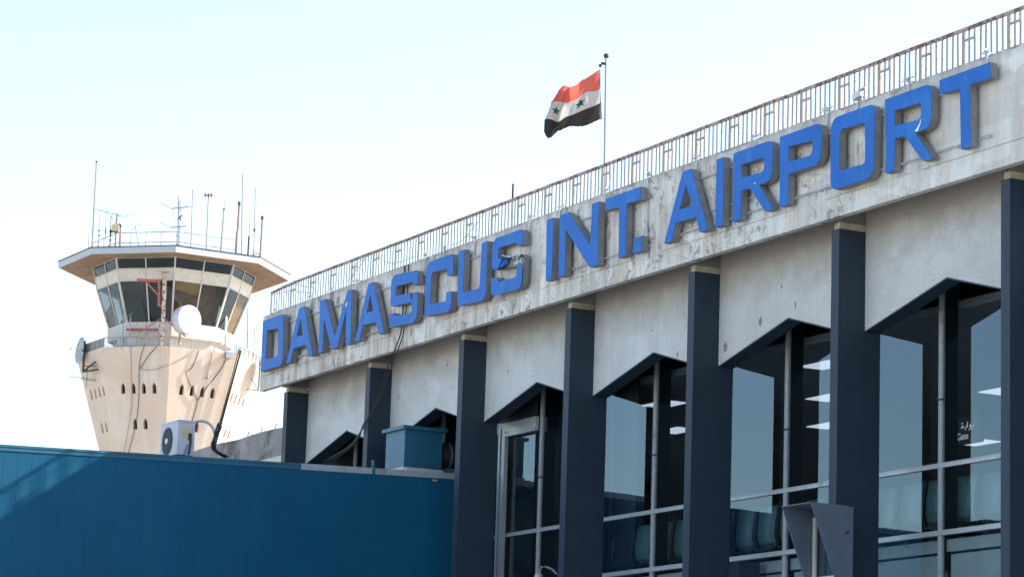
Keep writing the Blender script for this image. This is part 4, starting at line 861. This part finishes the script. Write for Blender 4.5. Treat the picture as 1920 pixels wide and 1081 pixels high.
mast((-162.31, 65.82, 34.9), (-162.3, 65.85, 38.17), .07, 'pinkrod', 'thick faded red antenna with black tip, the taller of two', sleeve=[(0, .45, .11, 'rail_bracket'), (.93, 1.0, .09, 'dark')])
mast((-162.3, 66.18, 34.9), (-162.37, 66.0, 39.95), .045, 'steel', 'tall thin bluish whip antenna beside the taller faded red one')
mast((-162.29, 66.6, 34.9), (-162.28, 66.62, 37.18), .03, 'steel', 'short thin antenna with a black lower sleeve on the right of the tower roof', sleeve=[(.0, .55, .06, 'dark')])
mast((-162.28, 67.0, 34.9), (-162.32, 66.89, 39.21), .035, 'steel', 'slim pale whip antenna with one dark joint near the right roof corner', sleeve=[(.38, .42, .07, 'dark')])
mast((-162.54, 67.54, 34.9), (-162.54, 67.55, 37.52), .06, 'pinkrod', 'faded red antenna with black tip at the right roof corner, the shorter of two', sleeve=[(.92, 1.0, .09, 'dark')])
mast((-165.13, 66.55, 29.0), (-165.14, 66.51, 31.37), .06, 'steel', 'short thick antenna standing on the tower balcony railing right of the drum dish', sleeve=[(.5, 1, .075, 'white')])
mast((-164.63, 67.84, 28.9), (-164.66, 67.76, 31.99), .04, 'steel', 'tall thin rod on the right end of the tower balcony')
mast((-164.48, 68.25, 28.9), (-164.5, 68.2, 30.75), .035, 'steel', 'shorter thin rod at the far right of the tower balcony')
# red jib crane
CN = thing('jib_crane', (-163.25, 61.63, ZD), 'rusty pale post with a red folding jib standing on the tower balcony', 'crane')
MB().tube([(-163.25, 61.63, ZD), (-163.27, 61.59, 31.3), (-163.29, 61.55, 33.25)], .13, 10).build('post', 'rust', CN)
MB().bar((-163.88, 59.98, 32.72), (-163.42, 61.20, 32.74), .17).bar((-163.67, 60.50, 32.65), (-163.40, 61.24, 31.85), .10).bar((-163.41, 61.23, 32.85), (-163.37, 61.32, 31.15), .13).bar((-163.41, 61.23, 32.8), (-163.3, 61.55, 32.9), .09).bar((-163.37, 61.32, 31.2), (-163.28, 61.6, 31.12), .09).bar((-163.36, 61.35, 33.3), (-163.2, 61.8, 33.32), .06).build('jib', 'red', CN)
MB().bar((-163.27, 61.6, 30.5), (-163.9, 60.3, 29.45), .06).bar((-163.27, 61.6, 30.5), (-162.95, 63.0, 29.4), .06).build('stay', 'red', CN)
# dishes
def facing(az, el=0.): return Vector((math.cos(az) * math.cos(el), math.sin(az) * math.cos(el), math.sin(el)))
DR = thing('drum_dish', (-162.9, 63.15, 29.0), 'white drum shaped microwave dish on the front of the tower balcony', 'dish')
ax_ = facing(CA + R(38)); c = Vector((-163.0, 63.05, 30.44)) - ax_ * .45
MB().lathe(c, ax_, [(-.25, 0), (-.2, .5), (0, .85), (.25, .90), (.75, .90), (.75, .86)], 32).build('drum', 'acwhite', DR, True)
MB().lathe(c, ax_, [(.74, .875), (.77, .7), (.785, .3), (.79, 0)], 32).build('radome', 'white', DR, True)
MB().tube([c - ax_ * .15 + Vector((0, 0, -1.5)), c - ax_ * .15 + Vector((0, 0, .3))], .08, 8).build('mount', 'rust', DR)
LD = thing('satellite_dish', (-169.0, 58.9, 27.4), 'grey satellite dish on a bracket at the left edge of the tower', 'dish')
ax_ = facing(CA - R(70), R(4)); c = Vector((-169.2, 58.60, 28.86))
MB().lathe(c, ax_, [(0, 0), (.03, .3), (.1, .6), (.2, .84), (.17, .84), (.06, .6), (-.03, 0)], 32).build('reflector', 'dishgrey', LD, True)
MB().bar(c + ax_ * .05, c + ax_ * .75, .03).lathe(c + ax_ * .75, ax_, [(0, 0), (0, .06), (.1, .06), (.1, 0)], 8).build('feed_horn', 'galv', LD)
FW = Vector((math.cos(CA), math.sin(CA), 0)); b0_ = Vector((AX.x, AX.y, 28.86)) + LT * -5.32 + FW * 1.9
MB().tube([b0_ + Zv * .5, b0_ - Zv * 1.5], .07, 8).bar(b0_ - Zv * 1.45, b0_ - Zv * 1.5 + LT * .95 + FW * 1.5, .1).bar(b0_ - Zv * 1.45, b0_ - Zv * .95 + LT * .75 + FW * 1.0, .08).bar(b0_ - Zv * 1.1, b0_ - Zv * 1.25 + LT * .8 + FW * 1.2, .05).bar(c, b0_, .1).build('bracket', 'dark', LD)
RDs = thing('satellite_dish', (-165.1, 69.4, 27.2), 'white satellite dish at the right edge of the tower half hidden by the sign', 'dish')
ax_ = facing(CA + R(68), R(4)); c = Vector((-165.0, 69.25, 28.3))
MB().lathe(c, ax_, [(0, 0), (.03, .3), (.1, .6), (.2, .84), (.17, .84), (.06, .6), (-.03, 0)], 32).build('reflector', 'white', RDs, True)
b0_ = c - ax_ * .35
MB().tube([b0_ + Zv * .5, b0_ - Zv * 1.4], .06, 8).bar(b0_ - Zv * 1.35, b0_ - Zv * 1.3 - LT * 1.2, .07).bar(b0_ - Zv * 1.35, b0_ - Zv * .6 - LT * .5, .06).bar(c, b0_, .1).build('bracket', 'rail_bracket', RDs)
ya_ = thing('yagi_antenna', (-168.5, 58.3, 26.4), 'thin dark yagi antenna sticking out left below the grey dish', 'antenna')
c = Vector((-167.9, 58.9, 26.9)); m = MB(); m.bar(c - LT * 1.4 + Zv * .15, c + LT * .25 - Zv * .05, .03)
for q in range(7): p = c + LT * (-1.3 + .22 * q) + Zv * (.14 - .026 * q); m.bar(p - Vector((.2, .1, .10)), p + Vector((.2, .1, .10)), .018)
m.bar(c - LT * .35 - Zv * .5, c - LT * .35 + Zv * .8, .03); m.build('boom', 'dark', ya_)
for q, (l_, zt_) in enumerate(((-2.95, 31.2), (-2.55, 30.6), (-1.55, 30.3), (-.75, 30.2))):
    p = Vector((AX.x, AX.y, 28.5)) + LT * l_ + FW * 4.6
    m = MB().tube([p, Vector((p.x, p.y, zt_))], .035, 6); m.bar(p + Zv * (zt_ - 29.3), p + Zv * (zt_ - 28.9) + LT * .5, .03)
    tag(m.build('balcony_pole', 'steel'), 'thin grey pole standing on the left front part of the tower balcony', 'pole', 'thin poles on the tower balcony')
# cables down the tower
def onf(k, t, z, o=.06):
    r_ = rad(z) + o; return ring(z, r_, k).lerp(ring(z, r_, k + 1), t)
for q, (o_, d_) in enumerate(((.10, .05), (.22, .02), (.14, -.03))):
    cable('tower_cable', [onf(1, d_, z, o_) for z in (28.9, 28, 26, 24, 22.6, 20, 18)], .04 if q else .06, ('thick black cable running down the right front corner of the tower', 'outer black cable on the right front corner of the tower', 'inner black cable on the right front corner of the tower')[q])
cable('tower_cable', [onf(0, .42, 28.6), onf(0, .36, 27.6), onf(0, .28, 27.1), onf(0, .45, 26.0, .08), onf(0, .52, 25.5), onf(0, .47, 24), onf(0, .36, 22)], .022, 'dark cable zigzagging down the middle of the right front face of the tower')
cable('tower_cable', [onf(0, .85, 28.4), onf(0, .80, 27.6), onf(0, .66, 26.6), onf(0, .52, 25.6)], .022, 'dark cable slanting from the grey junction box to the middle of the tower face')
cable('tower_cable', [onf(-1, .62, 28.7), onf(-1, .56, 28.0), onf(-1, .53, 27.2), onf(-1, .50, 25.5), onf(-1, .42, 24), onf(-1, .22, 22.3)], .018, 'thin black wire down the left front face of the tower from a small junction')
cable('tower_cable', [onf(-1, .42, 28.7), onf(-1, .40, 27), onf(-1, .36, 25), onf(-1, .12, 22.3)], .02, 'thin grey wire left of the black wire on the left front tower face', 'steel')
cable('tower_cable', [onf(-1, .54, 27.3), onf(-1, .75, 27.25), onf(-1, .95, 27.5), onf(0, .2, 28.0), onf(0, .36, 28.6)], .018, 'thin wire sagging across the front corner of the tower below the balcony', 'steel')
cable('tower_cable', [onf(-1, .80, 28.65), onf(-1, .68, 28.1), onf(-1, .55, 27.35)], .02, 'short dark cable curving from the railing to the junction on the left face')
jb = MB(); p = onf(0, .86, 28.5, .1); jb.box(p.x - .14, p.x + .14, p.y - .2, p.y + .2, p.z - .18, p.z + .18); tag(jb.build('junction_box', 'steel'), 'grey junction box under the tower balcony railing on the right', 'junction box')
bk = MB(); p = onf(0, .62, 28.6, .12); q_ = onf(0, .62, 27.0, .12); bk.tube([p, q_], .05, 6); bk.bar(q_ - LT * .6, q_ + LT * .05, .06).bar(q_ + Zv * .3 - LT * .25, q_ + Zv * .3, .05).bar(q_ + Zv * .45 - LT * .25, q_ + Zv * .45, .05); tag(bk.build('empty_bracket', 'rust'), 'empty rusty dish bracket on the right front face of the tower', 'bracket')
